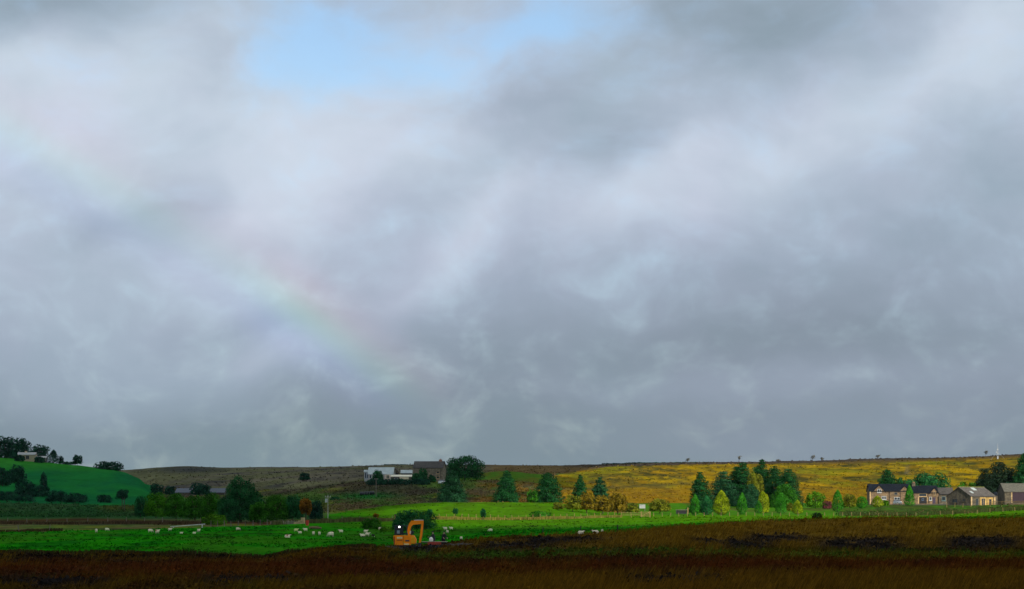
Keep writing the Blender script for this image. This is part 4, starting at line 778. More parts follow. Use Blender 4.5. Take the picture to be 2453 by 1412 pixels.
h.slab('barn_door', 2425.5, 2460, 1180, 1204, PURPLE); h.slab('door_jamb', 2423, 2425.2, 1179, 1206, PALESTONE); h.slab('lintel', 2419, 2465, 1177.4, 1179.6, OLDWOOD, -.08, .14)
# farm in the middle
h = House('stone_farmhouse', 'big old stone farmhouse with a brown slate roof beside the round tree', 990, 1061, 1152, 1195, 1121.5, 1106, 8.5, masonry('farm_stone', (.27, .235, .17), (.18, .16, .12), (.22, .195, .15)), OLDSLATE, rz=-.12)
h.window(1046, 1053, 1129, 1135.5, PALESTONE, 1); h.window(1046, 1053, 1141, 1147.5, PALESTONE, 1); h.window(1028, 1037, 1136, 1146, PALESTONE, 1, 'arched_opening'); h.window(1010, 1017, 1130, 1136, PALESTONE, 1)
h.chimney(1052, 1101.5, 1108, 1.1, plain('red_stack', (.26, .15, .11), .9)); h.pipe(1056, 1123, 1152)
h = House('white_bungalow', 'low bungalow with a pale grey-white roof left of the stone farmhouse', 882, 941, 1147.5, 1200, 1136.5, 1120.5, 8.5, plain('grey_render', (.42, .40, .36), .9), WROOF, rz=-.05)
h.window(885, 890, 1138, 1147, WHITE, 1); h.slab('porch', 922, 935, 1137.5, 1147.5, plain('pink_render', (.62, .48, .40), .9), -.4, .8); h.window(926, 933, 1138.5, 1147, CREAM, 2, 'door', sill=False, y=-.85)
h = House('bungalow_wing', 'flat-fronted glazed wing at the left end of the white bungalow', 873, 884, 1148, 1203, 1131, 1127, 5.0, WHITE, WROOF)
h.window(874, 878, 1132.5, 1146, plain('blue_grey_frame', (.30, .36, .44), .6), 1); h.window(879, 883, 1132.5, 1146, plain('blue_grey_frame', (.30, .36, .44), .6), 1)
h = House('gabled_outhouse', 'small gable-ended outhouse behind the cream shed', 937, 955, 1141, 1215, 1131, 1122, 5.0, GREYSTONE, STONESLATE, ridge_x=False, cat='shed'); h.slab('opening', 946, 954, 1134, 1138, BLACK)
h = House('cream_shed', 'cream-walled flat shed in front of the farm', 937, 985, 1152, 1168, 1142.5, 1138.5, 5.5, GREYSTONE, plain('cream_roof', (.68, .62, .46), .7, var=.1), cat='shed')
h.slab('cream_front', 957, 979, 1143, 1152, CREAM, -.06, .1); h.window(945, 953, 1145, 1150, WHITE, 1)
h = House('white_shed', 'white-roofed open shed between the bungalow and the stone farmhouse', 961, 986, 1142, 1225, 1134, 1127, 5.0, BLACK, WROOF, cat='shed')
h = House('hilltop_bungalow', 'low pale bungalow half hidden by dark trees on the left hilltop', 42, 84, 1103, 1462, 1090, 1084.5, 6.0, plain('cream_wall', (.34, .29, .18), .9), plain('grey_tile', (.30, .30, .28), .8))
h.window(46, 55, 1092, 1099, OLDWOOD, 2); h.window(62, 70, 1092, 1100, OLDWOOD, 2); h.chimney(60, 1082, 1088, .9, CREAM)
h = House('hilltop_shed', 'long low shed right of the hilltop bungalow', 84, 110, 1104, 1462, 1097.5, 1093.5, 5.0, plain('dark_timber', (.06, .06, .055), .9), plain('grey_tile', (.3, .3, .28), .8), cat='shed'); h.slab('door', 105, 109, 1097.5, 1104, plain('pale_board', (.4, .38, .33), .8))
for x0, x1, lab in ((420, 462, 'long grey shed roof left of the round dark tree behind the grove'), (500, 537, 'grey shed roof right of the round dark tree behind the grove')):
    House('grey_shed', lab, x0, x1, 1186, 1245, 1181, 1170.5, 16, GREYSTONE, plain('blue_grey_sheet', (.030, .040, .056), .6, scale=.5, var=.15), cat='shed', group='grey sheds behind the grove')
# ruined wall by the grove
Yw = 600; kw = ppm(Yw); e = tag(empty('ruined_wall', gpt(648, Yw)), 'ruined stone wall with one tall squared end, in front of the grove', 'wall', kind='thing')
wl = MB(); L_ = 62 / kw; rs = rs_(); n = 26
prof = [(0, -.4)] + [(L_ * i / n, (7.2 + 2.2 * i / n) / kw + .12 * rs.normal()) for i in range(n + 1)] + [(L_, -.4)]
wl.prism(prof, 0, .55); wl.build('wall_stretch', masonry('field_stone', (.30, .27, .2), (.2, .18, .14), (.2, .18, .14), .4, .18), e)
tl_ = 82 / kw; MB().prism([(L_ * .9, -.4), (tl_, -.4), (tl_, 15.8 / kw), (tl_ - 9 / kw, 16.2 / kw), (tl_ - 9 / kw, 9.5 / kw), (tl_ - 16 / kw, 9.2 / kw), (tl_ - 16 / kw, 7 / kw), (L_ * .9, 5 / kw)], -.12, .62).build('tall_end', PALESTONE, e)

# ------------------------------------------------------------------ fences
POST = MB().box((0, 0, .5), (.11, .11, 1.0), taper=.92).box((0, 0, -.2), (.11, .11, .4)).mesh('post'); POST.materials.append(TIMBER)
OPOST = POST.copy(); OPOST.materials.clear(); OPOST.materials.append(OLDWOOD)
DPOST = POST.copy(); DPOST.materials.clear(); DPOST.materials.append(plain('black_wood', (.03, .028, .022), .9))
def fence(name, label, pts, step, ph, mesh=None, wires=(.45, .85), rail=None, wr=.006, group=None, cat='fence'):
    """posts of their own along a line of (photo x, depth) points, joined by wire or rails"""
    P_ = [gpt(x, d) for x, d in pts]; seg = [abs(b.x - a.x) + 1e-4 for a, b in zip(P_, P_[1:])]; tot = sum(seg)
    e = tag(empty(name, P_[0]), label, cat, group); n = max(1, int(tot / step)); tops = []; rs = rs_()
    for i in range(n + 1):
        s = tot * i / n; k = 0
        while k < len(seg) - 1 and s > seg[k]: s -= seg[k]; k += 1
        q = P_[k].lerp(P_[k + 1], s / seg[k]); q.z = float(gz(q.x, q.y)); hh = ph * (.9 + .2 * rs.random())
        o = link('post', mesh or POST, None, e, q - P_[0]); o.scale = (1.0, 1.0, hh); o.rotation_euler = (rs.normal() * .05, rs.normal() * .05, rs.random()); tops.append((q, hh))
    for wz in wires:
        w_ = MB()
        w_.tube([q - P_[0] + Vector((0, -.09, ph * wz)) for q, hh in tops], wr if not rail else rail, 4, caps=True)
        w_.build('rail' if rail else 'wire', (mesh or POST).materials[0] if rail else plain('galvanised_wire', (.06, .06, .055), .8), e)
    return e
fence('field_fence', 'long post and wire fence between the bright field and the gardens', [(1566, 772), (1650, 775), (1790, 778), (1900, 776), (2000, 772), (2100, 768), (2200, 762), (2260, 748), (2330, 735), (2400, 722), (2520, 705)], 2.0, .88)
fence('overgrown_fence', 'pale overgrown fence across the middle of the bright field', [(1034, 690), (1100, 697), (1200, 715), (1330, 728), (1420, 735), (1488, 740)], 1.5, 1.15)
fence('rail_fence', 'short wooden rail fence left of the field gate', [(1488, 740), (1536, 744)], 2.2, 1.15, wires=(.5, .9), rail=.06)
fence('yard_fence', 'wooden rail fence beside the corner barn', [(2372, 905), (2420, 895), (2500, 885)], 2.2, 1.45, wires=(.35, .62, .9), rail=.07)
fence('garden_fence', 'row of wooden posts in front of the corner barn gable', [(2268, 905), (2326, 905)], 1.7, 1.3, wires=(.6,))
fence('roadside_fence', 'old grey post fence along the brown bank left of the grove', [(-30, 600), (120, 604), (270, 612), (380, 610), (480, 612)], 3.3, 1.1, OPOST)
fence('corner_fence', 'few pale posts at the left end of the sheep field', [(-30, 486), (60, 487), (118, 487)], 4.0, 1.1, OPOST)
fence('grove_fence', 'crooked stake fence at the foot of the grove', [(505, 566), (560, 572), (640, 588)], .95, 1.0, OPOST)
fence('hedge_fence', 'thin post and wire fence right of the ruined wall', [(730, 618), (800, 632), (870, 645), (940, 650)], 3.0, 1.1, OPOST)
fence('moor_fence', 'thin dark posts along the moor edge in front of the far sheep', [(1300, 392), (1400, 396), (1480, 400)], 3.2, .9, DPOST, wires=())
# gate
gp = gpt(1536, 744); gq = gpt(1557, 746); e = tag(empty('field_gate', gp), 'wooden five-bar field gate between two stout posts', 'gate'); v = gq - gp
for q in (Vector((0, 0, 0)), v):
    MB().box((q.x, q.y, .65), (.24, .24, 1.5)).build('gate_post', TIMBER, e)
for i in range(5): MB().tube([Vector((.1, -.02, .25 + .24 * i)), v + Vector((-.1, -.02, .25 + .24 * i))], .05, 4).build('bar', TIMBER, e)
MB().tube([Vector((.1, -.07, .25)), v + Vector((-.1, -.07, 1.2))], .05, 4).build('brace', TIMBER, e)
# lone post with a dark cap
p = gpt(947, 630); e = tag(empty('gate_post', p), 'stout pale post with a dark cap above the low bush', 'post')
MB().box((0, 0, .7), (.36, .36, 1.6)).build('shaft', TIMBER, e); MB().box((0, 0, 1.6), (.44, .44, .22), taper=.6).build('cap', BLACK, e)

# ------------------------------------------------------------------ poles and mast
def pole(name, x, ytop, Y, label, mat, r=.14, arm=True, box=False, cat='pole', group=None):
    p = gpt(x, Y); h_ = CAMZ + (YH - ytop) / F * Y - p.z; e = tag(empty(name, p), label, cat, group)
    MB().tube([(0, 0, -.4), (0, 0, h_)], [r, r * .75], 8).build('shaft', mat, e)
    if arm: MB().box((0, -.12, h_ - .35), (1.1, .08, .09)).build('cross_arm', mat, e)
    if arm:
        for q in (-.48, 0, .48): MB().tube([(q, -.12, h_ - .3), (q, -.12, h_ - .08)], [.05, .04], 6).build('insulator', WHITE, e)
    if box: MB().box((-.32, -.05, h_ * .80), (.42, .4, .75)).build('transformer', plain('pale_steel', (.45, .47, .47), .5), e)
    return e
pole('utility_pole', 785.5, 1187, 640, 'pale pole carrying a white transformer box right of the grove', plain('bleached_pole', (.36, .34, .28), .8), .10, True, True)
pole('utility_pole', 901, 1146, 1010, 'thin wooden pole on the rough slope below the bungalow', OLDWOOD, .13)
pole('utility_pole', 298, 1192, 930, 'dark thin pole beside the leaning tree', plain('tarred_pole', (.05, .045, .04), .8), .13, False)
p = gpt(2389.5, 1700); h_ = CAMZ + (YH - 1062) / F * 1700 - p.z; e = tag(empty('radio_mast', p), 'slender white lattice mast with dishes on the right skyline', 'mast')
for k in range(3):
    a = 2 * math.pi * k / 3; MB().tube([(math.cos(a) * .55, math.sin(a) * .55, -.3), (math.cos(a) * .25, math.sin(a) * .25, h_ * .92)], .03, 5).build('leg', plain('galvanised', (.36, .38, .40), .7), e)
for k in range(9):
    z = h_ * (.05 + .095 * k); rr = .55 - .25 * z / h_; z2 = z + h_ * .09
    for j in range(3):
        a, b = 2 * math.pi * j / 3, 2 * math.pi * (j + 1) / 3; MB().tube([(math.cos(a) * rr, math.sin(a) * rr, z), (math.cos(b) * rr, math.sin(b) * rr, z2)], .022, 4).build('lattice_bar', plain('galvanised', (.36, .38, .40), .7), e)
MB().tube([(0, 0, h_ * .9), (0, 0, h_)], .045, 5).build('aerial', plain('galvanised', (.36, .38, .40), .7), e)
for z, q, r in ((.60, -.1, .42), (.44, -.7, .34), (.36, .1, .3)): MB().tube([(q, -.9, h_ * z), (q, -.65, h_ * z)], [r, r * .4], 12).build('dish', plain('galvanised', (.36, .38, .40), .7), e)
MB().box((.1, -.2, .9), (.6, .6, 1.4)).build('equipment_cabinet', plain('galvanised', (.5, .52, .53)), e)
for k in (-1, 1): MB().tube([(0, 0, h_ * .5), (k * 3.6, -.5, float(gz(p.x + k * 3.6, p.y - .5)) - p.z)], .03, 4).build('guy_wire', plain('galvanised', (.36, .38, .40), .7), e)

# ------------------------------------------------------------------ cars and small farm things
def car(x, Y, rz, label):
    e = tag(empty('car', gpt(x, Y), rz), label, 'car', None)
    w = .86
    b = MB(); b.prism([(-2.0, .35), (2.0, .35), (2.08, .62), (1.95, .86), (1.0, .96), (-1.9, .98), (-2.1, .8), (-2.1, .5)], -w, w); b.build('body', plain('white_car_paint', (.82, .82, .79), .35, var=.04, spec=.5), e)
    c = MB(); c.add([(-1.85, -w * .94, .97), (1.0, -w * .94, .95), (1.0, w * .94, .95), (-1.85, w * .94, .97), (-1.45, -w * .78, 1.45), (.2, -w * .78, 1.46), (.2, w * .78, 1.46), (-1.45, w * .78, 1.45)], [(0, 1, 5, 4), (1, 2, 6, 5), (2, 3, 7, 6), (3, 0, 4, 7), (4, 5, 6, 7)]); c.build('cabin_glass', GLASS, e)
    MB().box((-.62, 0, 1.47), (1.62, w * 1.54, .05)).build('roof', plain('white_car_paint', (.8, .8, .78), .25), e)
    for sx_ in (-1.3, 1.3):
        for sy_ in (-1, 1):
            o = MB().tube([(sx_, sy_ * w * .86, .32), (sx_, sy_ * w * 1.02, .32)], .32, 12).build('wheel', BLACK, e); MB().tube([(sx_, sy_ * w * 1.02, .32), (sx_, sy_ * w * 1.04, .32)], .18, 8).build('rim', plain('alloy', (.5, .5, .5), .3, 1.0), o)
    for sy_ in (-1, 1): MB().box((2.04, sy_ * .58, .7), (.08, .36, .16)).build('headlight', GLASS, e)
    return e
car(2150, 962, -1.45, 'white car parked in front of the stone house'); car(1060, 1150, -1.2, 'white car parked by the stone farmhouse, below the round tree')
e = tag(empty('white_tank', gpt(1538.5, 880)), 'white box tank standing by the autumn shrubs', 'tank')
MB().box((0, 0, 1.15), (1.6, 1.0, .9)).build('tank_body', plain('tank_white', (.34, .35, .33), .6), e); MB().box((0, 0, 1.73), (1.7, 1.1, .1)).build('lid', plain('tank_white', (.34, .35, .33), .6), e)
for a in (-.7, .7): MB().box((a, 0, .3), (.12, .9, .7)).build('leg', OLDWOOD, e)
# wrapped bales below the bungalow
for i, (x, l) in enumerate(((868, 'black wrapped bale at the left of the row below the bungalow'), (879, 'black wrapped bale in the middle of the row, half raised'), (891, 'black wrapped bale at the right of the row below the bungalow'))):
    p = gpt(x, 1030); e = tag(empty('wrapped_bale', p, .1 * i), l, 'bale', 'black wrapped bales'); MB().tube([(-.75, 0, .62), (-.68, 0, .62), (.68, 0, .62), (.75, 0, .62)], [.5, .65, .65, .5], 14).build('bale_body', plain('black_wrap', (.012, .014, .018), .35, var=.2), e, True)
    MB().box((.3, -.5, .9), (.12, .3, .2)).build('wrap_flap', plain('black_wrap', (.012, .014, .018), .35), e)
# red drum, log and stones in the sheep field
e = tag(empty('red_drum', gpt(736, 575)), 'small red drum by the fence right of the ruined wall', 'drum'); MB().tube([(0, 0, 0), (0, 0, .3), (0, 0, .33), (0, 0, .36), (0, 0, .85)], [.28, .28, .30, .28, .28], 14).build('drum_body', plain('red_paint', (.45, .03, .015), .45), e); MB().tube([(0, 0, .85), (0, 0, .89)], .29, 14).build('rim', plain('red_paint', (.45, .03, .015)), e)
lg = MB(); lg.tube([(-.95, 0, .15), (-.3, .05, .2), (.4, 0, .18), (1.0, .1, .12)], [.16, .22, .2, .1], 8); lg.tube([(.2, 0, .2), (.5, -.1, .5)], [.1, .04], 5); tag(lg.build('fallen_log', plain('log_bark', (.16, .10, .05), .9), None, True, gpt(755, 512)), 'brown fallen log lying in the sheep field above two white sheep', 'log')
tr = MB(); tr.prism([(-2.9, .1), (2.9, .55), (2.9, .67), (-2.9, .22)], -.08, .08); tr.box((-2.4, 0, .0), (.12, .16, .5)); tr.box((2.4, 0, .2), (.12, .16, .7)); tag(tr.build('leaning_rail', plain('pale_rail', (.55, .56, .54), .6), None, False, gpt(450, 545)), 'long pale rail sloping up beside the grove', 'rail')
# garden wall posts by the round bush
e = tag(empty('garden_shelter', gpt(1632, 830)), 'small dark garden shelter left of the large cypress', 'shelter'); MB().box((0, 0, .45), (2.6, 1.2, .9)).build('shelter_body', BLACK, e); MB().box((0, 0, 1.0), (3.0, 1.5, .12)).build('roof', OLDWOOD, e); MB().box((1.7, 0, .8), (.25, .25, 1.6)).build('post', TIMBER, e)

# ------------------------------------------------------------------ sheep, people: bodies grown from a skeleton
def skin_mesh(name, joints, edges, sub=2, root_i=0):
    me = bpy.data.meshes.new(name); me.from_pydata([j[0] for j in joints], edges, [])
    ob = bpy.data.objects.new(name, me); COL.objects.link(ob)
    md = ob.modifiers.new('skin', 'SKIN')
    if not me.skin_vertices: me.attributes  # layer is made by the modifier
    for i, j in enumerate(joints):
        r = j[1]; me.skin_vertices[0].data[i].radius = (r, r) if not isinstance(r, tuple) else r
        me.skin_vertices[0].data[i].use_root = (i == root_i)
    md.use_smooth_shade = True
    ss = ob.modifiers.new('sub', 'SUBSURF'); ss.levels = sub; ss.render_levels = sub
    dg = bpy.context.evaluated_depsgraph_get(); dg.update()
    out = bpy.data.meshes.new_from_object(ob.evaluated_get(dg)); out.name = name
    bpy.data.objects.remove(ob); return out
def sheep_mesh(kind):
    gr = kind == 'graze'; lie = kind == 'lie'; zb = .34 if lie else .62
    J = [((0, 0, zb), (.27, .29)), ((-.32, 0, zb + .01), (.26, .27)), ((-.52, 0, zb - .02), (.17, .17)), ((.30, 0, zb + .01), (.24, .26)), ((.46, 0, zb + (.02 if gr else .12)), .15)]
    E_ = [(0, 1), (1, 2), (0, 3), (3, 4)]
    if gr: hd = [((.62, 0, zb - .16), .11), ((.72, 0, zb - .38), .09), ((.80, 0, zb - .52), .05)]
    else: hd = [((.56, 0, zb + .26), .11), ((.70, 0, zb + .28), .09), ((.84, 0, zb + .20), .05)]
    k = len(J); J += hd; E_ += [(4, k), (k, k + 1), (k + 1, k + 2)]
    hx, _, hz2 = hd[1][0]
    for s in (-1, 1): J.append(((hx - .06, s * .15, hz2 + .05), .025)); E_.append((k + 1, len(J) - 1))
    for x, b in ((.30, 3), (-.34, 1)):
        for s in (-1, 1):
            n0 = len(J)
            if lie: J += [((x + .05, s * .20, .12), .07), ((x + .25, s * .24, .06), .045)]; E_ += [(b, n0), (n0, n0 + 1)]
            else: J += [((x, s * .14, .40), .075), ((x + (.02 if x > 0 else -.06), s * .14, .20), .045), ((x, s * .14, .03), .04)]; E_ += [(b, n0), (n0, n0 + 1), (n0 + 1, n0 + 2)]
    me = skin_mesh('sheep_' + kind, J, E_); co = np.empty(len(me.vertices) * 3); me.vertices.foreach_get('co', co); co = co.reshape(-1, 3)
    body = (np.abs(co[:, 0]) < .55) & (co[:, 2] > zb - .28)
    nz = fbm(co[:, 0] * 14 + 5, co[:, 2] * 14 + co[:, 1] * 11, 77, 3) - .5
    nn = np.array([v.normal[:] for v in me.vertices]); co += nn * (nz * .07 * body)[:, None]; me.vertices.foreach_set('co', co.ravel())
    mi = []
    for p in me.polygons:
        c = p.center; head = c.x > (.60 if gr else .62); leg = (c.z < .30 and not lie) or (lie and c.z < .07 and c.x > .4)
        mi.append(1 if head or leg else 0)
    me.materials.append(WOOL); me.materials.append(FACE); me.materials.append(RED); me.polygons.foreach_set('material_index', mi); me.update(); return me
WOOL = plain('wool', (.78, .68, .48), 1.0, var=.22, scale=7, spec=.05); YWOOL = plain('stained_wool', (.66, .64, .26), 1.0, var=.2, scale=7, spec=.05); FACE = plain('sheep_face', (.34, .28, .21), .9, var=.3); RED = plain('raddle_red', (.42, .08, .04), 1.0)
SH = {k: sheep_mesh(k) for k in ('graze', 'stand', 'lie')}
def marked(src, fn, mat=2):
    m_ = src.copy(); m_.polygons.foreach_set('material_index', [mat if (p.material_index == 0 and fn(p.center)) else p.material_index for p in m_.polygons]); return m_
SH['rump'] = marked(SH['stand'], lambda c: c.x < -.28 and c.z > .62 and abs(c.y) < .17); SH['back'] = marked(SH['lie'], lambda c: abs(c.x) < .16 and c.z > .40)
yl_ = SH['stand'].copy(); yl_.materials[0] = YWOOL; SH['yellow'] = yl_
bk = SH['stand'].copy(); bk.materials[0] = plain('black_wool', (.02, .018, .016), 1.0); bk.materials[1] = plain('white_blaze', (.6, .56, .48), 1.0); SH['black'] = bk
def ground_at(x, y, lo=300, hi=900):
    d = np.arange(lo, hi, 1.0); X = (x - CX) / F * d; yi = YH - (gz(X, d) - CAMZ) * F / d
    k = np.where(yi <= y)[0]; return float(d[k[0]]) if len(k) else hi
FLOCK = [
 (231, 1277, 'stand', 95, 1.1, 'sheep seen from behind, leftmost of the flock'), (256, 1273, 'graze', 10, 1.0, 'grazing sheep right behind the leftmost one'), (360, 1277, 'graze', 8, 1.15, 'grazing sheep touching noses with the red-marked one'),
 (377, 1279, 'rump', 50, 1.15, 'large sheep with a red mark on its rump'), (407, 1273, 'stand', 20, .95, 'sheep standing alone below the long pale rail'), (434, 1279, 'lie', 0, .7, 'tiny lamb lying alone in the grass below the rail'),
 (465, 1279, 'lie', 10, .75, 'small lamb lying beside its mother near the grove'), (476, 1276, 'stand', 60, 1.0, 'sheep standing over a lying lamb near the grove'), (570, 1272, 'graze', 15, 1.0, 'lone grazing sheep in front of the stake fence'),
 (688, 1289, 'back', 0, 1.15, 'sheep lying down with a red mark on its back'), (709, 1275, 'yellow', 0, 1.0, 'yellowish sheep below the ruined wall'), (719, 1278, 'lie', 200, .85, 'small sheep lying at the heels of the yellowish one'), (732, 1274, 'stand', 175, 1.0, 'sheep standing right of the yellowish one below the tall wall end'),
 (751, 1282, 'stand', 80, .95, 'left one of two sheep seen end-on below the log'), (765, 1283, 'stand', 100, .95, 'right one of two sheep seen end-on below the log'), (793, 1287, 'graze', 160, 1.35, 'biggest grazing sheep, nearest in the open field'), (817, 1278, 'stand', 185, 1.0, 'sheep standing between the biggest one and the group by the bush'),
 (876, 1278, 'stand', 10, 1.0, 'sheep at the back of the group below the green bush'), (869, 1286, 'lie', 175, 1.05, 'sheep lying at the left of the group below the green bush'), (880, 1286, 'stand', -25, 1.1, 'sheep at the front of the group below the green bush'), (894, 1287, 'black', 200, .75, 'small black lamb right of the group below the green bush'), (911, 1271, 'stand', 5, 1.0, 'sheep alone between the green bush and the excavator'),
 (1067, 1271, 'stand', 165, 1.05, 'left one of three sheep in the sunny field right of the excavator boom'), (1072, 1278, 'graze', 70, .9, 'front one of three sheep above the two people'), (1081, 1270, 'stand', 170, .95, 'right one of three sheep in the sunny field above the people'), (1105, 1295, 'stand', 80, .9, 'sheep by the moor edge just right of the people'),
 (1175, 1275, 'graze', 180, 1.0, 'single sheep in the middle of the sunny field'), (1391, 1280, 'lie', 0, 1.1, 'left one of three far sheep along the moor edge'), (1427, 1280, 'lie', 180, 1.1, 'middle one of three far sheep along the moor edge'), (1443, 1278, 'stand', 80, .85, 'right one of three far sheep along the moor edge')]
for x, y, k, rz, sc, lab in FLOCK:
    d = ground_at(x, y); o = link('sheep', SH[k], None, None, gpt(x, d, -.02)); o.rotation_euler = (0, 0, math.radians(rz)); o.scale = (sc * .56,) * 3
    tag(o, lab, 'sheep', 'sheep grazing in the field', 'thing')

# ------------------------------------------------------------------ excavator
ORANGE = plain('orange_paint', (.92, .26, .008), .55, var=.08, scale=2.5, spec=.12); ORANGE2 = plain('amber_panel', (.80, .36, .012), .55, var=.12, spec=.12); TRACK = plain('track_rubber', (.018, .017, .018), .85, var=.4); STEEL = plain('dark_steel', (.05, .05, .055), .5, .5, var=.3); ROD = plain('steel_rod', (.42, .46, .46), .3, .8, var=.1); CABC = plain('cab_frame', (.014, .022, .030), .4, var=.2); DECAL = plain('pale_decal', (.80, .66, .30), .6, var=.1)
KE = 22.6; YE = 338
ex = tag(empty('excavator', gpt(970, YE, -.08)), 'orange tracked excavator with its arm folded, standing at the moor edge', 'excavator')
def ep(*pts): return [((x - 970) / KE, (1319.5 - y) / KE) for x, y in pts]
MB().prism(ep((945.5, 1308.6), (984, 1308.8), (984.5, 1305), (996, 1304.6), (997, 1295.5), (994.8, 1290.5), (991.5, 1285.3), (985, 1284.8), (944.5, 1285.3), (943.6, 1291), (944.6, 1300)), -1.0, 1.0).build('upper_body', ORANGE, ex)
def panel(name, x0, x1, y0, y1, mat, yy=-1.02, t=.05):
    (a, zt), (b, zb) = ep((x0, y0), (x1, y1)); return MB().box(((a + b) / 2, yy, (zt + zb) / 2), (b - a, t, zt - zb)).build(name, mat, ex)
panel('decal', 952, 964.6, 1288.8, 1292.6, DECAL); panel('decal', 968.5, 980, 1304.3, 1307.2, DECAL); panel('vent', 971.5, 981, 1296, 1299.2, STEEL); panel('panel_gap', 951.5, 964.5, 1296, 1297.2, plain('gap', (.10, .03, .01), .8)); panel('panel_gap', 966.6, 967.2, 1286, 1308, plain('gap', (.1, .03, .01), .8))
panel('counterweight_trim', 944.6, 947.2, 1288, 1307, plain('dark_red_trim', (.30, .06, .01), .6)); panel('side_door', 985, 994, 1288, 1303, ORANGE2); panel('latch', 966, 970, 1300, 1303, ORANGE2)
# cab
(cxa, cz0), (cxb, cz1) = ep((945.5, 1284.8), (976, 1263.2)); cxm = ep((965, 0))[0][0]
fr = MB()
for x in (cxa + .05, cxm, cxb - .05):
    for y in (-.35, .85): fr.box((x, y, (cz0 + cz1) / 2), (.08, .08, cz1 - cz0))
fr.box(((cxa + cxb) / 2, .25, cz1 + .02), (cxb - cxa + .08, 1.34, .10)); fr.box(((cxa + cxb) / 2, -.35, cz0 + .15), (cxb - cxa, .07, .1)); fr.box((cxb - .05, .25, cz0 + .2), (.06, 1.2, .5))
cab = fr.build('cab', CABC, ex)
MB().box(((cxa + cxm) / 2, -.33, (cz0 + cz1) / 2), (cxm - cxa - .1, .05, cz1 - cz0 - .12)).build('cab_panel', CABC, cab)
(wa, wt), (wb, wb2) = ep((951.5, 1273.5), (958, 1281)); MB().box(((wa + wb) / 2, -.37, (wt + wb2) / 2), (wb - wa, .05, wt - wb2)).build('cab_window', plain('cab_glass', (.16, .26, .30), .2, spec=.5, var=.1), cab)
MB().box(((cxa + cxm) / 2, .1, cz0 + .35), (.5, .5, .7)).build('seat', BLACK, cab)
lx, lz = ep((957.3, 1265.4))[0]; lm = bpy.data.materials.new('work_lamp_glow'); lm.use_nodes = True; lb = lm.node_tree.nodes['Principled BSDF']; lb.inputs['Base Color'].default_value = (.9, .9, .85, 1); lb.inputs['Emission Color'].default_value = (1, .98, .92, 1); lb.inputs['Emission Strength'].default_value = 3.0
lo = MB().tube([(lx, -.44, lz), (lx, -.40, lz)], .10, 12).build('work_lamp', lm, cab); MB().tube([(lx, -.41, lz), (lx, -.34, lz)], .12, 10).build('lamp_housing', BLACK, cab)
# boom, stick, bucket
MB().prism(ep((979, 1288), (975.8, 1275), (977.4, 1265), (980.5, 1257), (985.4, 1250.6), (1013.4, 1250.6), (1014.4, 1253), (1013, 1258.2), (989.5, 1260.3), (985.6, 1264), (983.2, 1271), (983, 1288)), -.42, -.08).build('boom', ORANGE, ex)
MB().prism(ep((1008.6, 1254.5), (1013.4, 1252), (1014.2, 1256), (1011.6, 1281), (1007.6, 1301), (1006.2, 1305), (1002.8, 1305), (1003.8, 1296), (1006, 1282), (1007.6, 1268)), -.36, -.14).build('stick', ORANGE, ex)
def et(a, b, y): (p0, p1) = ep(a, b); return [(p0[0], y, p0[1]), (p1[0], y, p1[1])]
MB().tube(et((992, 1250), (1013.5, 1249.6), -.25), .05, 7).build('stick_cylinder', ROD, ex); MB().tube(et((985.5, 1286), (986.8, 1270), -.47), .07, 8).build('boom_cylinder', STEEL, ex); MB().tube(et((1014.4, 1257), (1009.6, 1293), -.25), .05, 7).build('bucket_cylinder', STEEL, ex); MB().tube(et((982.7, 1281), (983.6, 1275), -.5), .07, 8).build('cylinder_rod', plain('pale_rod', (.7, .62, .5), .4), ex)
MB().box((ep((988.5, 0))[0][0], -.55, ep((0, 1278.5))[0][1]), (.26, .06, .34)).build('mirror', CABC, ex)
bkt = MB(); q = ep((1002.5, 1303.5), (1008, 1303.5), (1007.5, 1309), (1004, 1313), (999, 1313.5), (996.5, 1310), (1000, 1309.5)); bkt.prism(q, -.62, .12); bk_o = bkt.build('bucket', STEEL, ex)
for i in range(4): MB().box((q[5][0] - .05, -.56 + i * .21, q[5][1]), (.16, .08, .06)).build('tooth', STEEL, bk_o)
MB().tube([(-.05, 0, .30), (-.05, 0, .52)], .55, 16).build('slew_ring', STEEL, ex)
for s in (-1, 1):
    prof = []
    for i in range(9): a = math.pi / 2 + math.pi * i / 8; prof.append((-1.12 + .24 * math.cos(a), .26 + .24 * math.sin(a)))
    for i in range(9): a = -math.pi / 2 + math.pi * i / 8; prof.append((1.05 + .24 * math.cos(a), .26 + .24 * math.sin(a)))
    tk = MB().prism(prof, s * .9 - .22, s * .9 + .22).build('track', TRACK, ex)
    for x in (-1.12, -.55, 0, .5, 1.05): MB().tube([(x, s * .9 + s * .19, .24), (x, s * .9 + s * .26, .24)], .15 if abs(x) < 1 else .19, 12).build('track_wheel', STEEL, tk)
    for i in range(14): MB().box((-1.1 + i * .165, s * .9, .51), (.07, .46, .05)).build('track_pad', TRACK, tk)
MB().box((-.03, 0, .3), (1.7, 1.4, .22)).build('undercarriage', STEEL, ex)
MB().prism([(1.35, .05), (1.48, .0), (1.52, .22), (1.45, .45), (1.38, .45), (1.43, .24)], -1.05, 1.05).build('dozer_blade', STEEL, ex)
for s in (-.5, .5): MB().tube([(.7, s, .28), (1.4, s, .22)], .06, 6).build('blade_arm', STEEL, ex)

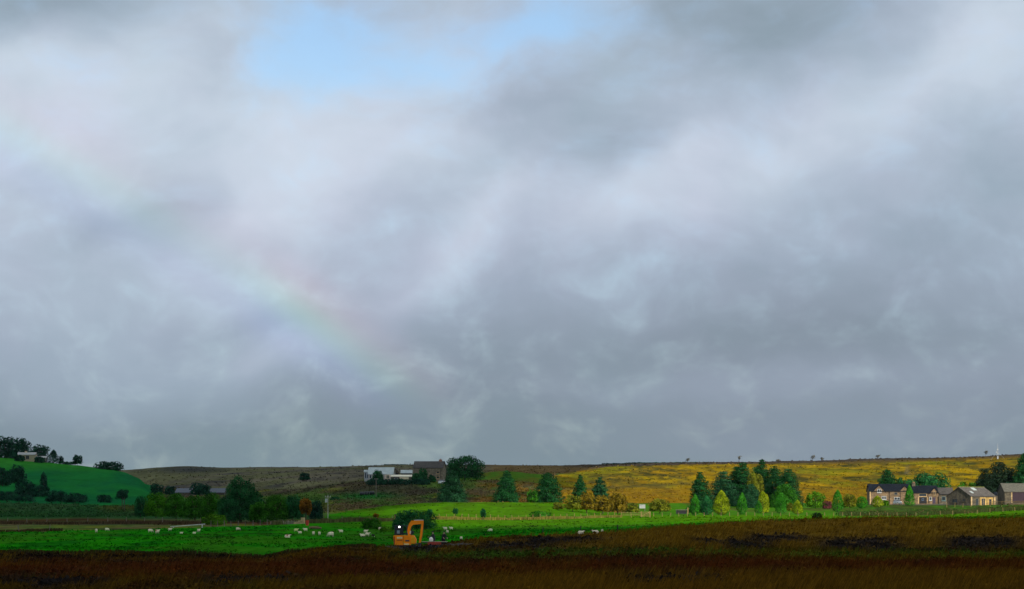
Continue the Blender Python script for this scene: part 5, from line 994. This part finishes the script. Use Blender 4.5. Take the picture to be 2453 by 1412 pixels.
# ------------------------------------------------------------------ trailer and the two people behind it
YT = 329; kt = ppm(YT); t_e = tag(empty('flat_trailer', gpt(1041, YT)), 'low flat trailer with a plank deck and a red side board', 'trailer')
PLANK = plain('grey_plank', (.34, .28, .20), .9, var=.25, scale=4, stretch=(.2, 2, 1)); HL = 31 / kt
for i in range(7): MB().box((0, -.72 + .24 * i, .66), (2 * HL, .21, .05)).build('plank', PLANK, t_e)
MB().box((0, 0, .56), (2 * HL - .2, 1.3, .10)).build('chassis', STEEL, t_e); MB().box((.0, -.82, .50), (1.35, .05, .26)).build('side_board', plain('dull_red_board', (.34, .045, .03), .7, var=.3), t_e)
MB().tube([(-HL, 0, .52), (-HL - .7, 0, .42)], .05, 6).build('drawbar', STEEL, t_e)
for x in (-.35, .42):
    for s in (-1, 1):
        w_ = MB().tube([(x, s * .62, .26), (x, s * .80, .26)], .26, 14).build('wheel', TRACK, t_e); MB().tube([(x, s * .80, .26), (x, s * .815, .26)], .13, 10).build('rim', STEEL, w_)
def person(x, Y, rz, label, coat, lean, sc, reach):
    J = [((0, 0, .95), (.17, .14)), ((lean * .15, 0, 1.18), (.17, .13)), ((lean * .35, 0, 1.42), (.19, .13)), ((lean * .42, 0, 1.52), (.07, .07)), ((lean * .5, 0, 1.64), (.088, .10)), ((lean * .52, 0, 1.74), (.075, .085))]
    E_ = [(0, 1), (1, 2), (2, 3), (3, 4), (4, 5)]
    for s in (-1, 1):
        n = len(J); fx = lean * .35
        J += [((fx, s * .19, 1.44), .075), ((fx + .05 + reach * .1, s * .27, 1.17), .058), ((fx + .22 + reach * .22, s * .22, .98 + reach * .2), .043), ((fx + .28 + reach * .25, s * .21, .93 + reach * .22), (.042, .022))]
        E_ += [(2, n), (n, n + 1), (n + 1, n + 2), (n + 2, n + 3)]
        px_, py_, pz_ = J[n + 3][0]
        for i in range(4): J += [((px_ + .05, py_ + (i - 1.5) * .021, pz_ - .035), .0095), ((px_ + .065, py_ + (i - 1.5) * .022, pz_ - .075 + abs(i - 1.3) * .008), .008)]; m_ = len(J); E_ += [(n + 3, m_ - 2), (m_ - 2, m_ - 1)]
        J += [((px_ - .005, py_ - s * .04, pz_ - .02), .010), ((px_ + .02, py_ - s * .05, pz_ - .05), .0085)]; m_ = len(J); E_ += [(n + 3, m_ - 2), (m_ - 2, m_ - 1)]
        n = len(J); J += [((0, s * .10, .85), .105), ((.04, s * .12, .48), .075), ((0, s * .12, .10), .052), ((.15, s * .13, .05), (.05, .04))]; E_ += [(0, n), (n, n + 1), (n + 1, n + 2), (n + 2, n + 3)]
    me = skin_mesh('person', J, E_, 2); e = tag(empty('person', gpt(x, Y), math.radians(rz)), label, 'person', None); e.scale = (sc,) * 3
    me.materials.append(coat); me.materials.append(plain('skin_tone', (.42, .27, .19), .7)); me.materials.append(plain('dark_trousers', (.015, .015, .02), .9))
    mi = []
    for p_ in me.polygons:
        c = p_.center; mi.append(1 if (c.z > 1.50 or (abs(c.y) > .12 and c.x > lean * .35 + .2 + reach * .2 and c.z > .75)) else (2 if c.z < .8 else 0))
    me.polygons.foreach_set('material_index', mi); link('body', me, None, e)
    hx = lean * .51
    hr = MB(); n = 10
    for i in range(5):
        ph = math.pi / 2 * i / 4; hr.v += [(hx - .012 + .105 * math.cos(ph) * math.cos(2 * math.pi * k / n), .095 * math.cos(ph) * math.sin(2 * math.pi * k / n), 1.70 + .115 * math.sin(ph)) for k in range(n)]
    for i in range(4): hr.f += [(i * n + k, i * n + (k + 1) % n, (i + 1) * n + (k + 1) % n, (i + 1) * n + k) for k in range(n)]
    hr.m = [0] * len(hr.f); hr.build('knitted_hat', plain('dark_hat', (.02, .02, .025), .95), e, True)
    MB().prism([(hx + .08, 1.665), (hx + .125, 1.635), (hx + .08, 1.625)], -.015, .015).build('nose', me.materials[1], e)
    for s in (-1, 1): MB().box((hx + .088, s * .035, 1.675), (.012, .025, .014)).build('eye', BLACK, e); MB().tube([(hx + .0, s * .088, 1.63), (hx - .01, s * .10, 1.67)], .018, 6).build('ear', me.materials[1], e)
    MB().box((hx + .092, 0, 1.60), (.01, .05, .012)).build('mouth', plain('lips', (.3, .12, .1), .7), e)
    sk = MB(); n = 14; rings = [(.78, .25), (.95, .215), (1.15, .205), (1.38, .215), (1.47, .13)]
    for z, r in rings: sk.v += [(lean * .35 * (z - .9) / .5 + r * .85 * math.cos(2 * math.pi * k / n), r * 1.12 * math.sin(2 * math.pi * k / n), z) for k in range(n)]
    for i in range(len(rings) - 1): sk.f += [(i * n + k, i * n + (k + 1) % n, (i + 1) * n + (k + 1) % n, (i + 1) * n + k) for k in range(n)]
    sk.m = [0] * len(sk.f); sk.build('coat', coat, e, True)
    return e
NAVY = plain('dark_navy_coat', (.012, .013, .020), .9, var=.3)
pl = person(1039, 331.5, 150, 'person in a dark coat and hat standing nearer the excavator', NAVY, .25, .92, 1.0)
pr_ = person(1062.5, 331.5, -60, 'stooping person in a dark coat at the right end of the trailer', plain('black_coat', (.013, .011, .014), .9, var=.3), .35, .92, .4)
sk_ = MB()
for i, (z, r) in enumerate(((0, .12), (.08, .19), (.25, .2), (.38, .13), (.46, .05))): sk_.v += [(r * math.cos(2 * math.pi * k / 10) * (1 + .15 * math.sin(3 * k)), r * .8 * math.sin(2 * math.pi * k / 10), z) for k in range(10)]
for i in range(4): sk_.f += [(i * 10 + k, i * 10 + (k + 1) % 10, (i + 1) * 10 + (k + 1) % 10, (i + 1) * 10 + k) for k in range(10)]
sk_.f.append(tuple(range(9, -1, -1))); sk_.m = [0] * len(sk_.f)
p = gpt(1033, YT); sko = sk_.build('white_sack', plain('white_sacking', (.78, .76, .68), .9, var=.12), None, True, (p.x, p.y + .1, p.z + .69)); tag(sko, 'white sack standing on the trailer beside the taller person', 'sack')

# ------------------------------------------------------------------ what grows on the moor and in the fields
def sample(n, x0, x1, d0, d1, seed, power=1.0):
    rs = np.random.default_rng(seed); xp = rs.uniform(x0, x1, n); d = 1 / rs.uniform(1 / d1, 1 / d0, n) if power == 1.0 else rs.uniform(d0, d1, n)
    return xp, d, (xp - CX) / F * d, rs
def cover_at(xp, d):
    i = np.clip(np.searchsorted(XS, xp) - 1, 0, len(XS) - 2); j = np.clip(np.searchsorted(YS, d) - 1, 0, len(YS) - 2); return C[i, j], ZONE[i, j], YI[i, j]
STUFFM = {}
def stuff_mat(name, tr=.2):
    m_, t_, o = newmat(name); L = t_.links.new; at = t_.nodes.new('ShaderNodeAttribute'); at.attribute_name = 'cover'
    g_ = t_.nodes.new('ShaderNodeNewGeometry'); mr_ = t_.nodes.new('ShaderNodeMapRange'); L(g_.outputs['Random Per Island'], mr_.inputs[0]); mr_.inputs[3].default_value = .7; mr_.inputs[4].default_value = 1.4
    vm = t_.nodes.new('ShaderNodeVectorMath'); vm.operation = 'SCALE'; L(at.outputs['Color'], vm.inputs[0]); L(mr_.outputs[0], vm.inputs['Scale'])
    d = t_.nodes.new('ShaderNodeBsdfDiffuse'); L(vm.outputs[0], d.inputs[0]); tr_ = t_.nodes.new('ShaderNodeBsdfTranslucent'); L(vm.outputs[0], tr_.inputs[0]); mx = t_.nodes.new('ShaderNodeMixShader'); mx.inputs[0].default_value = tr
    L(d.outputs[0], mx.inputs[1]); L(tr_.outputs[0], mx.inputs[2]); L(mx.outputs[0], o.inputs[0]); return m_
def stuff(name, v, col, label, cat, mat):
    n = len(v) // 4; me = fast_mesh(name, v, np.arange(n * 4).reshape(-1, 4)); ca = me.color_attributes.new('cover', 'FLOAT_COLOR', 'POINT')
    c4 = np.repeat(np.concatenate([col, np.ones((n, 1))], 1), 4, 0); ca.data.foreach_set('color', c4.astype(np.float32).ravel()); return tag(link(name, me, mat), label, cat, kind='stuff')
def blades(X, Y, z, h, w, lean, rs):
    n = len(X); a = rs.uniform(-.5, .5, n); dx = np.cos(a) * w / 2; dy = np.sin(a) * w / 2; lx = lean * h * (.5 + rs.random(n)); ly = rs.normal(size=n) * .2 * h
    b = np.stack([X, Y, z - .05], 1)
    return np.stack([b - np.stack([dx, dy, 0 * dx], 1), b + np.stack([dx, dy, 0 * dx], 1), b + np.stack([lx + dx * .3, ly, h], 1), b + np.stack([lx - dx * .3, ly, h], 1)], 1).reshape(-1, 3)
def clumps(X, Y, z, r, h, per, rs, size):
    n = len(X); a = rs.random((n, per)) * 2 * np.pi; u = rs.random((n, per)) ** .6; q = np.sqrt(rs.random((n, per)))
    c = np.stack([X[:, None] + np.cos(a) * q * r[:, None], Y[:, None] + np.sin(a) * q * r[:, None], z[:, None] + h[:, None] * u * (1 - .6 * q)], -1).reshape(-1, 3)
    m = len(c); nn = rs.normal(size=(m, 3)); nn[:, 2] = np.abs(nn[:, 2]) + .3; nn /= np.linalg.norm(nn, axis=1)[:, None]
    t1 = np.cross(nn, rs.normal(size=(m, 3))); t1 /= np.linalg.norm(t1, axis=1)[:, None]; t2 = np.cross(nn, t1); s = (np.repeat(size, per) * (.6 + .8 * rs.random(m)))[:, None]
    return np.stack([c - t1 * s, c + t2 * s, c + t1 * s, c - t2 * s], 1).reshape(-1, 3)
# heather
xp, d, X, rs = sample(32000, -60, 2520, 118, 410, 501); cv_, zn, yi = cover_at(xp, d)
lum = cv_.sum(1); keep = (zn == 1) & (rs.random(len(xp)) < np.clip(1.15 - lum * 6.5, .16, 1)); xp, d, X, cv_ = xp[keep], d[keep], X[keep], cv_[keep]; n = len(xp)
v = clumps(X, d, gz(X, d), .18 + .3 * rs.random(n), .14 + .34 * rs.random(n) ** 2, 7, rs, .05 + .00022 * d); stuff('heather', v, np.repeat(cv_ * (.7 + .8 * rs.random(n))[:, None], 7, 0), 'low dark heather tufts over the foreground moor', 'heather', stuff_mat('heather_sprigs'))
# moor grass
xp, d, X, rs = sample(105000, -60, 2520, 118, 408, 502); cv_, zn, yi = cover_at(xp, d)
keep = (zn == 1) & (rs.random(len(xp)) < np.clip(cv_[:, 0] * 13 - .22, .02, 1)); xp, d, X, cv_ = xp[keep], d[keep], X[keep], cv_[keep]; n = len(xp)
v = blades(X, d, gz(X, d), .28 + .36 * rs.random(n), .018 + .00012 * d, .45, rs); stuff('moor_grass', v, cv_ * (.7 + 1.0 * rs.random(n))[:, None], 'tawny long grass leaning over the foreground moor', 'grass', stuff_mat('moor_grass_blades'))
# rank grass and rushes in the pasture
xp, d, X, rs = sample(26000, -60, 2520, 285, 880, 503); cv_, zn, yi = cover_at(xp, d); nzv = fbm(X / 14, d / 10, 91, 4)
keep = (zn == 2) & (rs.random(len(xp)) < smooth(.46, .66, nzv) * .9 + .05); xp, d, X, cv_ = xp[keep], d[keep], X[keep], cv_[keep]; n = len(xp)
v = clumps(X, d, gz(X, d), .15 + .25 * rs.random(n), .06 + .16 * rs.random(n), 4, rs, .04 + .00016 * d); stuff('rank_grass', v, np.repeat(cv_ * (.45 + .75 * rs.random(n))[:, None], 4, 0), 'tufts of rank grass and rushes in the green field', 'grass', stuff_mat('rank_grass_blades'))
# tussocks on the golden hill and the rough slopes
xp, d, X, rs = sample(30000, -60, 2520, 800, 2250, 504); cv_, zn, yi = cover_at(xp, d)
keep = np.isin(zn, (4, 5, 6)) & ((zn == 4) | (rs.random(len(xp)) < .35)); xp, d, X, cv_ = xp[keep], d[keep], X[keep], cv_[keep]; n = len(xp)
v = clumps(X, d, gz(X, d), .5 + .8 * rs.random(n), .2 + .5 * rs.random(n), 3, rs, .10 + .00016 * d); stuff('tussocks', v, np.repeat(cv_ * (.85 + .45 * rs.random(n))[:, None], 3, 0), 'coarse grass and heather tussocks over the far slopes', 'grass', stuff_mat('tussock_blades'))
# dry grass along the fences
def strip(name, pts, n, hgt, wid, col, label, seed, var=.5):
    rs = np.random.default_rng(seed); t_ = rs.uniform(0, len(pts) - 1.001, n); k = t_.astype(int); f = t_ - k; p_ = np.array(pts, float); q = p_[k] * (1 - f)[:, None] + p_[k + 1] * f[:, None]
    d = q[:, 1] + rs.normal(size=n) * wid; X = (q[:, 0] - CX) / F * d; g_ = fbm(X / 3, d / 3, seed, 3)
    v = blades(X, d, gz(X, d), hgt * (.35 + .9 * g_), .05 + .00012 * d, .1, rs); col = np.array(col) * (1 - var + 2 * var * rs.random(n))[:, None]
    stuff(name, v, col, label, 'grass', stuff_mat(name + '_blades'))
strip('dry_grass', [(1036, 690), (1100, 697), (1200, 715), (1330, 728), (1420, 735), (1490, 740)], 5000, .75, .9, (.15, .14, .028), 'pale dry grass grown up through the overgrown fence', 601)
strip('bank_grass', [(-60, 598), (120, 602), (270, 610), (380, 608), (490, 610)], 3600, .6, 6.0, (.055, .036, .018), 'rusty dead growth along the bank left of the grove', 602)
strip('ditch_grass', [(-60, 488), (60, 489), (150, 490)], 900, .5, 3.0, (.045, .032, .012), 'brown rushes at the left end of the sheep field', 603)
strip('hedge_grass', [(650, 596), (735, 615), (800, 632), (870, 645), (945, 650)], 3600, .9, 2.0, (.085, .085, .030), 'straggling grass along the fence right of the ruined wall', 604)
strip('garden_weeds', [(2010, 800), (2100, 800), (2180, 795), (2260, 785), (2330, 770), (2420, 755), (2500, 745)], 7000, .8, 11.0, (.042, .056, .014), 'tangled weeds between the field fence and the stone houses', 605)
strip('moor_edge_rushes', [(-60, 292), (300, 300), (640, 306), (800, 322), (900, 340)], 5200, .55, 2.2, (.035, .026, .009), 'dark rushes fringing the moor beside the sheep field', 606)
rs = np.random.default_rng(611); n = 420; xb = rs.uniform(2005, 2500, n); db = np.interp(xb, [2005, 2180, 2330, 2500], [803, 798, 772, 748]) + rs.normal(size=n) * 12; Xb = (xb - CX) / F * db; big = fbm(Xb / 5, db / 5, 612, 3)
colb = np.where((rs.random(n) < .35)[:, None], np.array((.075, .055, .022)), np.array((.030, .075, .012))) * (.6 + .8 * rs.random(n))[:, None]
stuff('bramble', clumps(Xb, db, gz(Xb, db), .5 + 1.3 * big, .3 + 1.9 * big ** 2, 18, rs, np.full(n, .16)), np.repeat(colb, 18, 0), 'lumpy brambles and dead stalks below the stone houses', 'bramble', stuff_mat('bramble_leaves'))
# turned soil round the excavator
for nm, x, d, w_, h_, lab in (('soil_heap', 1090, 330, 2.2, .55, 'low heap of dark soil right of the trailer'), ('soil_heap', 945, 333, 2.0, .35, 'flat spread of dark soil behind the excavator tracks')):
    n = 26; uu, vv = np.meshgrid(np.linspace(-1, 1, n), np.linspace(-1, 1, n), indexing='ij'); p = gpt(x, d); X = p.x + uu * w_; Y_ = d + vv * w_ * .8
    z = gz(X, Y_) - .05 + h_ * np.clip(1 - uu ** 2 - vv ** 2, 0, 1) ** .8 * (.6 + .8 * fbm(X * 2.2, Y_ * 2.2, 71, 4)); ii = np.arange(n * n).reshape(n, n)
    me = fast_mesh(nm, np.stack([X, Y_, z], -1).reshape(-1, 3), np.stack([ii[:-1, :-1], ii[1:, :-1], ii[1:, 1:], ii[:-1, 1:]], -1).reshape(-1, 4), True); tag(link(nm, me, plain('wet_soil', (.022, .017, .015), .9, var=.45, scale=3)), lab, 'soil', kind='stuff')
# ------------------------------------------------------------------ air
hb = MB().box((0, 0, 41), (18400, 18400, 78)).build('haze', None); tag(hb, 'thin damp air over the valley', 'haze', kind='stuff')
hm, ht, ho = newmat('damp_air'); pv = ht.nodes.new('ShaderNodeVolumePrincipled'); pv.inputs['Color'].default_value = (.82, .92, 1.0, 1); pv.inputs['Density'].default_value = 0.000006; pv.inputs['Anisotropy'].default_value = 0.0
ht.links.new(pv.outputs[0], ho.inputs['Volume']); hb.data.materials.append(hm)
